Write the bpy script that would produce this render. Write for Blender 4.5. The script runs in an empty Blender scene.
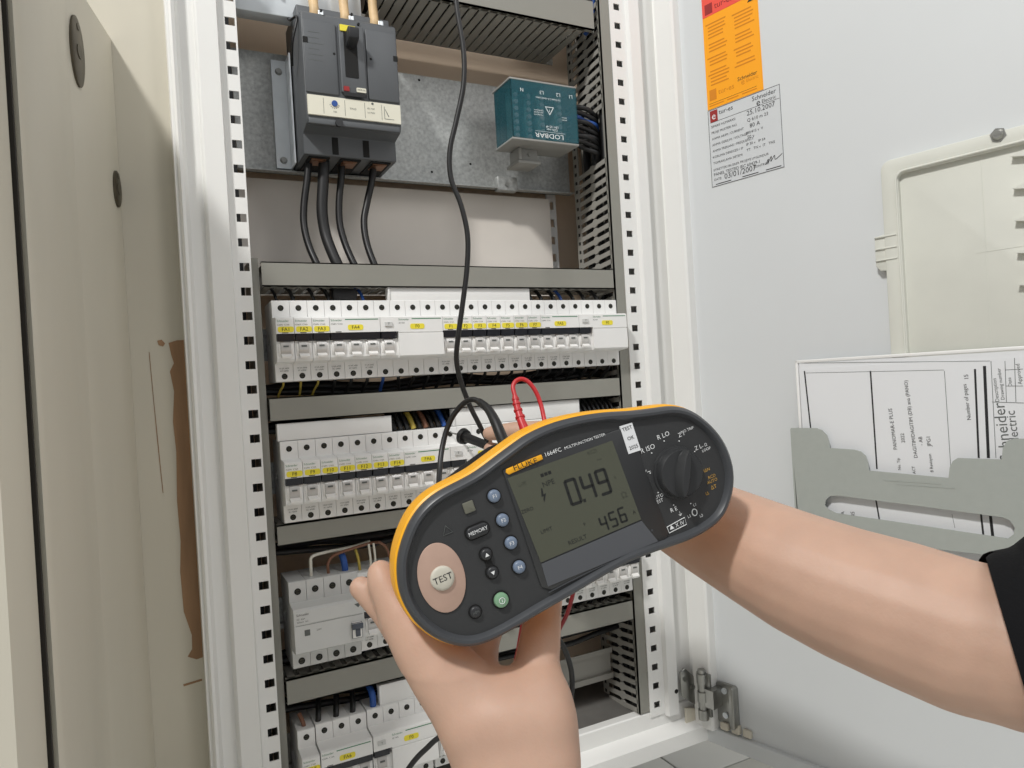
import bpy, bmesh, math, random
from mathutils import Vector, Matrix
random.seed(7)
SC = bpy.context.scene
COL = SC.collection
# ---------------------------------------------------------------- camera
FPX, YAW, PITCH, ROLL = 710.0, .4665, -.0037, -.059
CAM = Vector((-.0888, -.7659, 0.0))
_c, _s = math.cos(YAW), math.sin(YAW)
FW = Vector((_s*math.cos(PITCH), _c*math.cos(PITCH), math.sin(PITCH)))
_rt = Vector((_c, -_s, 0)); _up = _rt.cross(FW)
RT = math.cos(ROLL)*_rt + math.sin(ROLL)*_up
UP = -math.sin(ROLL)*_rt + math.cos(ROLL)*_up
cd = bpy.data.cameras.new('camera'); cam = bpy.data.objects.new('camera', cd); COL.objects.link(cam)
cd.sensor_width = 36.0; cd.lens = FPX/1024*36.0; cd.clip_start = .01; cd.clip_end = 50
M = Matrix.Identity(4)
for i in range(3):
    M[i][0] = RT[i]; M[i][1] = UP[i]; M[i][2] = -FW[i]; M[i][3] = CAM[i]
cam.matrix_world = M
SC.camera = cam
# ---------------------------------------------------------------- light
w = bpy.data.worlds.new('world'); SC.world = w; w.use_nodes = True
bg = w.node_tree.nodes['Background']; bg.inputs[0].default_value = (.97, .98, 1.0, 1); bg.inputs[1].default_value = .46

def area(name, loc, target, size, power, color=(1, 1, 1)):
    l = bpy.data.lights.new(name, 'AREA'); l.shape = 'RECTANGLE'; l.size, l.size_y = size
    l.energy = power; l.color = color
    o = bpy.data.objects.new(name, l); COL.objects.link(o)
    o.location = loc; o.rotation_euler = (Vector(target)-Vector(loc)).to_track_quat('-Z', 'Y').to_euler()
    return o
area('ceiling_lamp', (-1.16, -1.15, 1.88), (.2, -.1, 0), (.20, .20), 50, (1, .985, .96))
area('fill_lamp_right', (1.0, -1.9, 1.95), (.2, 0, 0), (.6, 1.2), 12, (1, .99, .97))  # added fill from the right, no lamp seen there
vs = SC.view_settings
vs.view_transform = 'Standard'; vs.look = 'None'; vs.gamma = 1; vs.exposure = -.04; vs.use_curve_mapping = False

# ---------------------------------------------------------------- pixel helpers (a pixel gives a direction; the plane it lies on gives the distance)
def ray(x, y): return FW + (x-512)/FPX*RT - (y-384)/FPX*UP
def atd(x, y, d): return CAM + ray(x, y)*d
def onY(x, y, Y):
    v = ray(x, y); return CAM + v*((Y-CAM.y)/v.y)
def onP(x, y, p, n):
    v = ray(x, y); return CAM + v*((Vector(p)-CAM).dot(n)/v.dot(n))
# ---------------------------------------------------------------- materials
def lin(c):
    return tuple(((v/255)/12.92 if v/255 <= .04045 else ((v/255+.055)/1.055)**2.4) for v in c)
MATS = {}
def mat(name, rgb, rough=.5, metal=0.0, noise=0.0, nscale=40.0, bump=0.0, bscale=200.0, spec=.5, sss=0.0, stretch=None, alpha=1.0, trans=0.0, coat=0.0):
    m = bpy.data.materials.new(name); m.use_nodes = True; nt = m.node_tree
    b = nt.nodes['Principled BSDF']; col = lin(rgb)
    b.inputs['Base Color'].default_value = (*col, 1); b.inputs['Roughness'].default_value = rough
    b.inputs['Metallic'].default_value = metal; b.inputs['Specular IOR Level'].default_value = spec
    b.inputs['Alpha'].default_value = alpha; b.inputs['Transmission Weight'].default_value = trans
    b.inputs['Coat Weight'].default_value = coat
    if sss:
        b.inputs['Subsurface Weight'].default_value = sss
        b.inputs['Subsurface Radius'].default_value = (1.0, .35, .2); b.inputs['Subsurface Scale'].default_value = .004
    tc = nt.nodes.new('ShaderNodeTexCoord')
    src = tc.outputs['Object']
    if stretch:
        mp = nt.nodes.new('ShaderNodeMapping'); mp.inputs['Scale'].default_value = stretch
        nt.links.new(src, mp.inputs['Vector']); src = mp.outputs['Vector']
    if noise:
        n = nt.nodes.new('ShaderNodeTexNoise'); n.inputs['Scale'].default_value = nscale; n.inputs['Detail'].default_value = 6
        nt.links.new(src, n.inputs['Vector'])
        r = nt.nodes.new('ShaderNodeMapRange'); r.inputs[1].default_value = .3; r.inputs[2].default_value = .7
        r.inputs[3].default_value = 1-noise; r.inputs[4].default_value = 1+noise
        nt.links.new(n.outputs['Fac'], r.inputs[0])
        mx = nt.nodes.new('ShaderNodeVectorMath'); mx.operation = 'SCALE'; mx.inputs[0].default_value = col
        nt.links.new(r.outputs[0], mx.inputs['Scale']); nt.links.new(mx.outputs[0], b.inputs['Base Color'])
    if bump:
        n2 = nt.nodes.new('ShaderNodeTexNoise'); n2.inputs['Scale'].default_value = bscale; n2.inputs['Detail'].default_value = 4
        nt.links.new(src, n2.inputs['Vector'])
        bp = nt.nodes.new('ShaderNodeBump'); bp.inputs['Strength'].default_value = bump; bp.inputs['Distance'].default_value = .001
        nt.links.new(n2.outputs['Fac'], bp.inputs['Height']); nt.links.new(bp.outputs['Normal'], b.inputs['Normal'])
    MATS[name] = m
    return m
mat('enamel', (232, 232, 229), .38, noise=.02, nscale=8, bump=.05, bscale=900)
mat('door_enamel', (211, 214, 215), .42, noise=.015, nscale=5, bump=.06, bscale=700)
mat('back_enamel', (236, 214, 190), .5, noise=.05, nscale=6)
mat('beige_paint', (206, 201, 186), .42, noise=.05, nscale=9, stretch=(1, 1, .25), bump=.12, bscale=60)
mat('wall_paint', (196, 191, 176), .6, noise=.06, nscale=7, stretch=(1, 1, .4), bump=.15, bscale=80)
mat('cream_plate', (226, 219, 210), .45, noise=.04, nscale=12)
mat('bare_wood', (150, 118, 88), .75, noise=.22, nscale=60, stretch=(1, 1, .1), bump=.4, bscale=120)
mat('gap_shade', (40, 36, 30), .9)
mat('duct_grey', (140, 139, 131), .5, noise=.02, nscale=20)
mat('duct_side', (150, 148, 141), .55, noise=.03, nscale=25)
mat('zinc', (168, 170, 168), .45, metal=.4, noise=.2, nscale=260, bump=.05, bscale=300)
mat('zinc_bright', (222, 228, 232), .3, metal=.2, noise=.05, nscale=30)
mat('steel', (160, 160, 156), .32, metal=.9, noise=.1, nscale=60)
mat('dark_steel', (92, 86, 74), .45, metal=.7, noise=.2, nscale=70)
mat('brk_white', (234, 234, 232), .4, noise=.015, nscale=30)
mat('brk_grey', (205, 206, 204), .42, noise=.015, nscale=30)
mat('toggle_clear', (192, 190, 187), .16, spec=.7, coat=.4, noise=.06, nscale=300)
mat('toggle_white', (236, 235, 232), .22, coat=.3)
mat('toggle_dark', (78, 84, 94), .4)
mat('strip_navy', (26, 29, 38), .35)
mat('screw_dark', (62, 62, 54), .45, metal=.5)
mat('hole_black', (14, 14, 13), .8)
mat('yellow_tag', (238, 222, 62), .55)
mat('ink', (32, 32, 34), .7)
mat('ink_grey', (96, 100, 98), .7)
mat('ink_green', (66, 128, 92), .6)
mat('ink_white', (228, 230, 230), .6)
mat('ink_gold', (190, 150, 70), .6)
mat('ink_orange', (212, 130, 16), .7)
mat('ink_red', (150, 40, 40), .7)
mat('cable_black', (18, 18, 19), .42, spec=.5)
mat('cable_dark', (26, 26, 27), .5)
mat('cable_blue', (36, 78, 150), .45)
mat('cable_brown', (120, 82, 62), .5)
mat('cable_white', (214, 212, 200), .45)
mat('cable_yellow', (180, 160, 70), .5)
mat('cable_tan', (214, 184, 140), .55, noise=.1, nscale=120)
mat('mccb_grey', (88, 91, 94), .5, noise=.02, nscale=60, bump=.08, bscale=900)
mat('mccb_dark', (40, 41, 43), .5)
mat('mccb_plate', (224, 221, 204), .5)
mat('copper', (150, 110, 84), .35, metal=.8)
mat('teal_clear', (26, 92, 104), .08, alpha=.5, spec=.8)
mat('teal_inner', (120, 176, 178), .5, noise=.25, nscale=160)
mat('block_grey', (150, 150, 146), .5)
mat('sticker_orange', (250, 166, 20), .5)
mat('sticker_red', (236, 84, 70), .5)
mat('sticker_silver', (205, 208, 210), .38, noise=.01)
mat('paper', (226, 228, 230), .6)
mat('pocket_grey', (166, 171, 166), .5, noise=.02, nscale=120, bump=.1, bscale=600)
mat('cover_plastic', (212, 213, 204), .5, noise=.03, nscale=22, bump=.08, bscale=120)
mat('tester_face', (50, 51, 52), .55, noise=.04, nscale=200, bump=.12, bscale=1600)
mat('tester_rim', (66, 68, 71), .36, noise=.04, nscale=90)
mat('tester_yellow', (240, 172, 26), .42, noise=.03, nscale=60)
mat('lcd', (76, 78, 64), .16, coat=.3)
mat('lcd_band', (84, 86, 90), .25)
mat('lcd_ink', (24, 26, 24), .5)
mat('lcd_ink_soft', (60, 62, 52), .5)
mat('btn_blue', (112, 126, 146), .35)
mat('btn_dark', (44, 45, 47), .4)
mat('btn_green', (122, 160, 128), .35)
mat('btn_olive', (104, 104, 92), .35)
mat('btn_cream', (196, 192, 178), .45, noise=.05, nscale=150)
mat('pad_rose', (186, 156, 140), .5, metal=.15, noise=.04, nscale=90)
mat('knob', (48, 49, 50), .34)
mat('skin', (190, 156, 136), .5, noise=.06, nscale=28, bump=.16, bscale=420, sss=.12, spec=.4)
mat('sleeve', (13, 13, 15), .9, spec=.2, noise=.1, nscale=300, bump=.3, bscale=500)
mat('lead_red', (180, 36, 42), .4)
mat('lead_red_shaded', (126, 24, 30), .45)  # red lead colour again, with shade darkened into it
mat('lead_black', (26, 26, 27), .42)
mat('tile', (222, 222, 216), .35, noise=.05, nscale=6)
mat('grout', (96, 92, 86), .9)
mat('dust_floor', (104, 102, 98), .75, noise=.2, nscale=18)
mat('cardboard', (206, 200, 184), .8, noise=.06, nscale=60)
mat('strap', (34, 33, 34), .8, bump=.4, bscale=700)

# ---------------------------------------------------------------- mesh helpers
class MB:
    def __init__(s): s.v = []; s.f = []; s.m = []
    def add(s, vs, fs, mi=0):
        n = len(s.v); s.v += [tuple(v) for v in vs]; s.f += [tuple(i+n for i in f) for f in fs]; s.m += [mi]*len(fs)
        return s
    def box(s, x0, x1, y0, y1, z0, z1, mi=0):
        v = [(x, y, z) for x in (x0, x1) for y in (y0, y1) for z in (z0, z1)]
        return s.add(v, [(0, 1, 3, 2), (4, 6, 7, 5), (0, 4, 5, 1), (2, 3, 7, 6), (0, 2, 6, 4), (1, 5, 7, 3)], mi)
    def extr(s, poly, a, b, axis, mi=0, cap=True):
        """poly: 2d points, extruded along axis from a to b. axis x: poly=(y,z); y: (x,z); z: (x,y)"""
        def P(p, t): return (t, p[0], p[1]) if axis == 'x' else ((p[0], t, p[1]) if axis == 'y' else (p[0], p[1], t))
        n = len(poly); v = [P(p, a) for p in poly]+[P(p, b) for p in poly]
        f = [(i, (i+1) % n, n+(i+1) % n, n+i) for i in range(n)]
        if cap: f += [tuple(range(n))[::-1], tuple(range(n, 2*n))]
        return s.add(v, f, mi)
    def cyl(s, c, ax, r, h, n=16, mi=0, r2=None):
        """cylinder from c along unit ax for h"""
        c = Vector(c); ax = Vector(ax).normalized(); r2 = r if r2 is None else r2
        a = ax.orthogonal().normalized(); b = ax.cross(a)
        v = []
        for k, (rr, t) in enumerate(((r, 0), (r2, h))):
            v += [c+ax*t+(a*math.cos(2*math.pi*i/n)+b*math.sin(2*math.pi*i/n))*rr for i in range(n)]
        f = [(i, (i+1) % n, n+(i+1) % n, n+i) for i in range(n)]+[tuple(range(n))[::-1], tuple(range(n, 2*n))]
        return s.add(v, f, mi)
    def loft(s, rings, mi=0, cap0=True, cap1=True):
        n = len(rings[0]); v = [p for r in rings for p in r]; f = []
        for k in range(len(rings)-1):
            for i in range(n):
                j = (i+1) % n; f.append((k*n+i, k*n+j, (k+1)*n+j, (k+1)*n+i))
        if cap0: f.append(tuple(range(n))[::-1])
        if cap1: f.append(tuple(range((len(rings)-1)*n, len(rings)*n)))
        return s.add(v, f, mi)
    def tube(s, pts, r, n=10, mi=0, smooth=6, closed=False):
        P = spline([Vector(p) for p in pts], smooth) if smooth else [Vector(p) for p in pts]
        R = r if isinstance(r, (list, tuple)) else [r]*len(pts)
        Rs = []
        for i in range(len(P)):
            t = i/(len(P)-1)*(len(R)-1); k = min(int(t), len(R)-2); Rs.append(R[k]+(R[k+1]-R[k])*(t-k))
        t0 = (P[1]-P[0]).normalized(); a = t0.orthogonal().normalized(); rings = []
        for i, p in enumerate(P):
            t = (P[min(i+1, len(P)-1)]-P[max(i-1, 0)]).normalized()
            a = (a-t*a.dot(t)).normalized(); b = t.cross(a)
            rings.append([p+(a*math.cos(2*math.pi*k/n)+b*math.sin(2*math.pi*k/n))*Rs[i] for k in range(n)])
        return s.loft(rings, mi)
    def mesh(s, name, mats, smooth=False):
        me = bpy.data.meshes.new(name); me.from_pydata(s.v, [], s.f)
        for m in ([mats] if isinstance(mats, str) else mats): me.materials.append(MATS[m])
        for p, i in zip(me.polygons, s.m): p.material_index = i
        bm = bmesh.new(); bm.from_mesh(me); bmesh.ops.recalc_face_normals(bm, faces=bm.faces); bm.to_mesh(me); bm.free()
        if smooth:
            for p in me.polygons: p.use_smooth = True
            me.set_sharp_from_angle(angle=math.radians(38))
        me.update(); return me
    def obj(s, name, mats, parent=None, smooth=False, bevel=0.0, seg=2):
        me = s.mesh(name, mats, smooth or bevel > 0)
        if bevel: bevel_mesh(me, bevel, seg)
        return link(name, me, parent)
def bevel_mesh(me, w_, seg=2):
    bm = bmesh.new(); bm.from_mesh(me)
    es = [e for e in bm.edges if len(e.link_faces) == 2 and e.calc_face_angle(0) > .6]
    bmesh.ops.bevel(bm, geom=es, offset=w_, segments=seg, affect='EDGES', profile=.5, clamp_overlap=True)
    bm.to_mesh(me); bm.free()
    for p in me.polygons: p.use_smooth = True
    me.set_sharp_from_angle(angle=math.radians(50))
def spline(P, k=6):
    if len(P) < 3: return P
    out = []
    for i in range(len(P)-1):
        p0 = P[max(i-1, 0)]; p1 = P[i]; p2 = P[i+1]; p3 = P[min(i+2, len(P)-1)]
        for j in range(k):
            t = j/k
            out.append(.5*((2*p1)+(p2-p0)*t+(2*p0-5*p1+4*p2-p3)*t*t+(3*p1-p0-3*p2+p3)*t**3))
    out.append(P[-1]); return out
def spline_closed(P, k=5):
    out = []; n = len(P)
    for i in range(n):
        p0, p1, p2, p3 = P[i-1], P[i], P[(i+1) % n], P[(i+2) % n]
        for j in range(k):
            t = j/k
            out.append(.5*((2*p1)+(p2-p0)*t+(2*p0-5*p1+4*p2-p3)*t*t+(3*p1-p0-3*p2+p3)*t**3))
    return out
def link(name, me, parent=None, loc=None, rot=None):
    o = bpy.data.objects.new(name, me); COL.objects.link(o)
    if parent: o.parent = parent
    if loc is not None: o.location = loc
    if rot is not None: o.rotation_euler = rot
    return o
def tag(o, label, cat, group=None):
    o['label'] = label; o['category'] = cat
    if group: o['group'] = group
    return o
def thing(name, label, cat, loc=(0, 0, 0), group=None, mw=None):
    o = bpy.data.objects.new(name, None); COL.objects.link(o); o.empty_display_size = .01
    if mw is not None: o.matrix_world = mw
    else: o.location = loc
    return tag(o, label, cat, group)
def struct(o): o['kind'] = 'structure'; return o
def copy_tree(o, loc, label, group=None):
    c = o.copy(); COL.objects.link(c); c.location = loc; c['label'] = label
    if group: c['group'] = group
    for ch in o.children:
        k = ch.copy(); COL.objects.link(k); k.parent = c
        for g in ch.children:
            q = g.copy(); COL.objects.link(q); q.parent = k
    return c
TC = {}
def text_geo(s, size, bold=False):
    """flat lettering as (verts, faces) in the xy plane, centred"""
    key = s
    if key not in TC:
        cu = bpy.data.curves.new('lettering', 'FONT'); cu.body = s; cu.size = 1; cu.resolution_u = 2
        cu.align_x = 'CENTER'; cu.align_y = 'CENTER'
        o = bpy.data.objects.new('lettering', cu); COL.objects.link(o)
        dg = bpy.context.evaluated_depsgraph_get(); me = bpy.data.meshes.new_from_object(o.evaluated_get(dg))
        TC[key] = ([tuple(v.co) for v in me.vertices], [tuple(p.vertices) for p in me.polygons])
        bpy.data.objects.remove(o); bpy.data.curves.remove(cu); bpy.data.meshes.remove(me)
    v, f = TC[key]
    return [Vector(p)*size for p in v], f
def add_text(mb, s, origin, ex, ey, size, mi=0, wx=1.0, align='C'):
    v, f = text_geo(s, size); ex = Vector(ex); ey = Vector(ey); o = Vector(origin)
    sh = 0
    if align == 'L': sh = -min((p.x for p in v), default=0)
    if align == 'R': sh = -max((p.x for p in v), default=0)
    mb.add([o+ex*((p.x+sh)*wx)+ey*p.y for p in v], f, mi)
def ell(cx, cy, rx, ry, n=24, a=0.0):
    return [(cx+rx*math.cos(t)*math.cos(a)-ry*math.sin(t)*math.sin(a), cy+rx*math.cos(t)*math.sin(a)+ry*math.sin(t)*math.cos(a)) for t in [2*math.pi*i/n for i in range(n)]]
def rrect(x0, x1, y0, y1, r, n=4):
    out = []
    for cx, cy, a0 in ((x1-r, y1-r, 0), (x0+r, y1-r, 90), (x0+r, y0+r, 180), (x1-r, y0+r, 270)):
        for i in range(n+1):
            a = math.radians(a0+90*i/n); out.append((cx+r*math.cos(a), cy+r*math.sin(a)))
    return out

# ================================================================ THE SETTING
ZF = -.60
fl = struct(MB().box(-2.2, 2.6, -2.6, .6, ZF-.05, ZF-.004).obj('floor', 'grout'))
tm = MB().box(.0015, .3285, .0015, .3285, -.004, 0).mesh('tile', 'tile'); bevel_mesh(tm, .001, 1)
for i in range(-3, 5):
    for j in range(-4, 2):
        link('tile', tm, fl, (.5868+.33*(i-2), .0600+.33*(j-1), ZF))
WX0, WY = -.1095, .02
wb = MB().box(-2.2, -.05, WY, WY+.1, ZF, 1.3); wl = struct(wb.obj('wall_back', 'wall_paint'))
chip = [(-.0735, .0585), (-.0655, .061), (-.052, .061), (-.052, -.258), (-.0655, -.2600), (-.0735, -.2555), (-.0690, -.249), (-.0685, -.235), (-.0745, -.210), (-.0755, -.17), (-.0735, -.14), (-.0745, -.10), (-.0725, -.05), (-.0738, -.02), (-.0712, .01), (-.0738, .03), (-.0698, .038), (-.0718, .047)]
MB().extr(chip, WY-.0006, WY-.00005, 'y').obj('paint_chip', 'bare_wood', wl)
for c_ in ([(-.0915, .07), (-.0909, .07), (-.0895, .02), (-.0880, -.02), (-.0862, -.07), (-.0868, -.07), (-.0888, -.02), (-.0900, .02)], [(-.0835, .081), (-.0795, .082), (-.0765, .078), (-.0785, .075), (-.0825, .0765)], [(-.079, -.262), (-.062, -.2605), (-.0615, -.2625), (-.0785, -.2640)]):
    MB().extr([(x, z-.02) for x, z in c_], WY-.0005, WY-.00005, 'y').obj('paint_crack', 'bare_wood', wl)
# wall right of and above the cabinet
struct(MB().box(.64, 2.6, .25, .35, ZF, 1.3).obj('wall_right', 'wall_paint'))
# open painted door leaf on the left (splayed), its top just above the picture
leaf = [(-.1078, .0195), (-.1345, -.098), (-.1352, -.1005), (-.1362, -.1040), (-.1392, -.170), (-.1412, -.200), (-.1440, -.226), (-.1465, -.243), (-.1488, -.254), (-.1503, -.2590), (-.1515, -.2605), (-.1530, -.2595), (-.156, -.252), (-.176, -.245), (-.176, .0195)]
ld = MB().extr(leaf, ZF, .356, 'z'); ldo = struct(ld.obj('door_1', 'beige_paint', smooth=True))
def oval_plate(cx, cy, z, dirv, h, wd):
    d = Vector(dirv).normalized(); n = Vector((0, 0, 1)).cross(d).normalized()
    if n.x < 0: n = -n
    mb = MB(); n0 = 24
    for mi, (hh, ww, t0, t1) in enumerate(((h, wd, -.0004, .0025),)):
        ring = lambda t, k: [Vector((cx, cy, z))+d*(ww*k*math.cos(a))+Vector((0, 0, 1))*(hh*k*math.sin(a))+n*t for a in [2*math.pi*i/n0 for i in range(n0)]]
        mb.loft([ring(t0, 1), ring(t1*.7, 1), ring(t1, .9)])
    mb.cyl(Vector((cx, cy, z))+n*.002, n, .006, .0012, 14)
    mb.cyl(Vector((cx, cy, z+h*.7))+n*.002, n, .003, .0010, 10)
    return mb.obj('lock_plate', 'dark_steel', ldo, smooth=True)
oval_plate(-.1314, -.0838, .2945, (.0245, .1135, 0), .0295, .0155)
oval_plate(-.1108, .0065, .2060, (.0245, .1135, 0), .0175, .0105)
MB().tube([(-.1268, -.062, .290), (-.1232, -.046, .281), (-.1195, -.029, .2705)], .0004, 5).obj('paint_crack', 'dark_steel', ldo)
# next leaf, further out, behind a dark gap
jb = [(-.1556, -.272), (-.1575, -.285), (-.166, -.296), (-.30, -.304), (-.30, -.27)]
struct(MB().extr(jb, ZF, .43, 'z').obj('door_2', 'beige_paint', smooth=True))
struct(MB().box(-.30, -.1535, -.2690, -.2640, ZF, .42).obj('gap_shade_strip_1', 'gap_shade'))  # dark strip added to paint the shade in the gap between leaves

# ================================================================ THE CABINET
Z0, Z1 = -.4975, .62
cab = thing('electrical_cabinet', 'tall white steel electrical cabinet with perforated mounting posts, door standing open', 'cabinet', (.24, 0, Z0))
def cpart(mb, name, m, smooth=False, bevel=0.0, parent=None):
    o = mb.obj(name, m, None, smooth, bevel)
    p = parent or cab; o.parent = p
    o.matrix_parent_inverse = Matrix.Translation(Vector((.24, 0, Z0))).inverted()
    return o
# outer shell
sh = MB(); sh.box(-.0595, -.0565, -.008, .25, Z0, Z1); cpart(sh, 'side_panel', 'enamel')
sh = MB(); sh.box(.552, .555, -.004, .25, Z0, Z1); cpart(sh, 'side_panel', 'enamel')
cpart(MB().box(-.057, .552, .150, .155, Z0, Z1), 'back_panel', 'back_enamel')
cpart(MB().box(-.06, .555, -.01, .25, Z1, Z1+.003), 'top_panel', 'enamel')
cpart(MB().box(-.057, .552, .012, .2, -.452, -.449), 'bottom_panel', 'dust_floor')
# frame lips left: folded profile
lp = [(-.0570, -.006), (-.0565, -.011), (-.0545, -.013), (-.0515, -.011), (-.0505, -.003), (-.0475, .001), (-.0345, .001), (-.0335, -.007), (-.0315, -.009), (-.0130, -.009), (-.0117, -.007), (-.0115, .004), (-.0145, .004), (-.0145, -.0075), (-.0315, -.0075), (-.0325, .0025), (-.0495, .0025), (-.0525, -.009), (-.0545, -.011), (-.056, -.006)]
cpart(MB().extr(lp, -.4550, Z1, 'z'), 'frame_post', 'enamel', smooth=True)
rp = [(.4960, .004), (.4962, -.002), (.4985, -.0075), (.5145, -.0075), (.517, -.004), (.521, .004), (.547, .004), (.5495, .000), (.5515, -.004), (.554, -.004), (.554, .006), (.522, .006), (.513, -.006), (.499, -.006), (.4975, .004)]
cpart(MB().extr(rp, -.4570, Z1, 'z'), 'frame_post', 'enamel', smooth=True)
# perforated strips: rows of real square holes
def strip(x0, x1, hc, zref, zlo, zhi, hw, hh, y0=-.0015, y1=0.0):
    mb = MB(); zs = []
    k = math.floor((zhi-zref)/.025)
    z = zref+.025*k
    while z > zlo+.006: zs.append(z); z -= .025
    mb.box(x0, hc-hw, y0, y1, zlo, zhi); mb.box(hc+hw, x1, y0, y1, zlo, zhi)
    top = zhi
    for z in zs:
        mb.box(hc-hw, hc+hw, y0, y1, z+hh, top); top = z-hh
    mb.box(hc-hw, hc+hw, y0, y1, zlo, top)
    return mb
cpart(strip(-.0118, .0065, 0, .3822, -.4530, Z1, .0048, .0042), 'perforated_strip', 'enamel')
cpart(MB().box(-.0118, -.0103, 0, .03, -.4530, Z1), 'strip_flange', 'enamel')
cpart(strip(.4718, .4965, .4832, .4857, -.4540, Z1, .0048, .0042), 'perforated_strip', 'enamel')
cpart(MB().box(.4950, .4965, 0, .03, -.4540, Z1), 'strip_flange', 'enamel')
cpart(MB().cyl((.5115, -.0072, -.4265), (0, -1, 0), .003, .0006, 12), 'post_hole', 'hole_black')
# back of the posts (what the holes look onto)
cpart(MB().box(-.009, .003, .034, .036, Z0+.04, Z1), 'post_back', 'mccb_dark')
cpart(MB().box(.477, .494, .034, .036, Z0+.04, Z1), 'post_back', 'mccb_dark')
# bottom sill, folded lip
sp = [(.014, -.4520), (.014, -.4475), (.002, -.4475), (.0005, -.4490), (.0, -.4690), (-.0160, -.4745), (-.0200, -.4775), (-.0205, -.4965), (-.018, -.4975), (.02, -.4975), (.02, -.452)]
cpart(MB().extr(sp, -.057, .5525, 'x'), 'bottom_sill', 'enamel', smooth=True)
cpart(MB().box(.008, .428, .108, .110, .118, .2560), 'lower_plate', 'cream_plate')
# perforated upright at the back right
cpart(strip(.430, .4455, .4378, .30, .13, .27, .0035, .0055, .120, .122), 'rear_upright', 'enamel')
# ------- door: local frame (s along the door from the hinge, z up, n towards the cabinet inside)
HX = Vector((.558, -.02, 0)); SD = Vector((.2341, -.9722, 0)).normalized(); ND = SD.cross(Vector((0, 0, 1)))
DM = Matrix.Identity(4)
for i in range(3):
    DM[i][0] = SD[i]; DM[i][1] = (0, 0, 1)[i]; DM[i][2] = ND[i]; DM[i][3] = HX[i]
def dpx(x, y, n=0.0):
    p = onP(x, y, HX+ND*n, ND)-HX
    return (p.dot(SD), p.z)
dor = MB().box(-.012, .60, -.496, Z1, -.018, 0).obj('door', 'door_enamel', None)
dor.parent = cab; dor.matrix_parent_inverse = Matrix.Translation(Vector((.24, 0, Z0))).inverted(); dor.matrix_basis = DM
def dsub(mb, name, m, smooth=False, bevel=0.0):
    return mb.obj(name, m, dor, smooth, bevel)
fp = [(-.0170, -.004), (-.0170, .012), (-.0145, .0155), (.0105, .0155), (.0130, .0125), (.0132, -.002)]
mb = MB(); n = len(fp)
mb.add([(x, -.478, z) for x, z in fp]+[(x, Z1, z) for x, z in fp], [(i, (i+1) % n, n+(i+1) % n, n+i) for i in range(n)]+[tuple(range(n)), tuple(range(n, 2*n))])
dsub(mb, 'door_flange', 'enamel', smooth=True)
mb = MB().box(-.010, .6, -.499, -.478, -.02, .008); dsub(mb, 'door_flange', 'door_enamel', bevel=.002)
# hinge at the lower right corner
hz = -.432
mb = MB(); mb.extr([(.518, -.402), (.526, -.398), (.540, -.412), (.549, -.418), (.549, -.455), (.536, -.448), (.518, -.434)], -.0105, -.0076, 'y')
cpart(mb, 'hinge_leaf', 'steel', bevel=.0006)
for q in range(2): cpart(MB().cyl((.524+.013*q, -.0105, -.412-.014*q), (0, -1, 0), .0032, .0016, 12), 'hinge_screw', 'steel', smooth=True)
h1 = MB(); h1.cyl((.004, hz-.030, .022), (0, 1, 0), .0050, .066, 14)
for k in range(3): h1.cyl((.004, hz-.030+.024*k, .022), (0, 1, 0), .0068, .013, 14)
h1.box(-.006, .014, hz-.026, hz+.030, .0155, .0195).box(.006, .022, hz-.012, hz+.012, .004, .024)
dsub(h1, 'hinge_barrel', 'steel', smooth=True)
h2 = MB(); h2.extr(rrect(.013, .044, hz-.036, hz+.018, .004), 0, .004, 'z')
h2.extr(rrect(.037, .044, hz-.036, hz+.018, .003), .004, .013, 'z')
dsub(h2, 'hinge_leaf', 'steel', bevel=.0006)
for zz in (-.024, .008): dsub(MB().cyl((.026, hz+zz, .004), (0, 0, 1), .004, .002, 12), 'hinge_screw', 'zinc_bright', smooth=True)
mb = MB(); mb.extr([(.524, -.4970), (.554, -.4970), (.554, -.4600), (.545, -.4640), (.540, -.4560), (.524, -.4520)], -.009, -.0065, 'y')
cpart(mb, 'corner_gusset', 'cardboard')
mb = MB()
for k in range(3): mb.extr(rrect(.018+.016*k, .030+.016*k, -.476, -.466+.002*(k % 2), .002), 0, .007-.001*k, 'z')
dsub(mb, 'foam_seal', 'cardboard', bevel=.001)

# ================================================================ TRUNKING
def duct_h(z0, z1, x0, x1, label, fins=True, yb=.062, fw=.0075):
    t = thing('cable_duct', label, 'cable duct', ((x0+x1)/2, 0, z0), 'cable ducts')
    off = Vector(((x0+x1)/2, 0, z0))
    def P(mb, nm, m, **k):
        o = mb.obj(nm, m, None, **k); o.parent = t; o.matrix_parent_inverse = Matrix.Translation(off).inverted(); return o
    P(MB().extr([(0, z0), (0, z1), (.003, z1), (.003, z0)], x0, x1, 'x').box(x0, x1, 0, .008, z1-.0012, z1).box(x0, x1, 0, .008, z0, z0+.0012), 'duct_cover', 'duct_grey')
    P(MB().box(x0, x1, yb-.002, yb, z0, z1), 'duct_back', 'duct_side')
    if fins:
        fm = MB().box(0, fw, .003, yb-.002, 0, .0014).mesh('duct_fin', 'duct_side')
        k = int((x1-x0)/.0125)
        for i in range(k):
            for zz in (z0, z1-.0014):
                if zz == z0 and False: continue
                f = link('duct_fin', fm, t, (x0+.0125*i+.0025-off.x, 0, zz-off.z))
    return t
XL, XR = .0165, .4540
duct_h(.1130, .1385, XL, XR, 'grey cable duct above the topmost breaker row')
duct_h(-.0275, -.0025, XL, XR, 'grey cable duct between first and second breaker rows')
duct_h(-.1560, -.1345, XL, XR, 'grey cable duct between second and third breaker rows')
duct_h(-.3210, -.2945, XL, XR, 'grey cable duct between third and lowest breaker rows')
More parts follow.
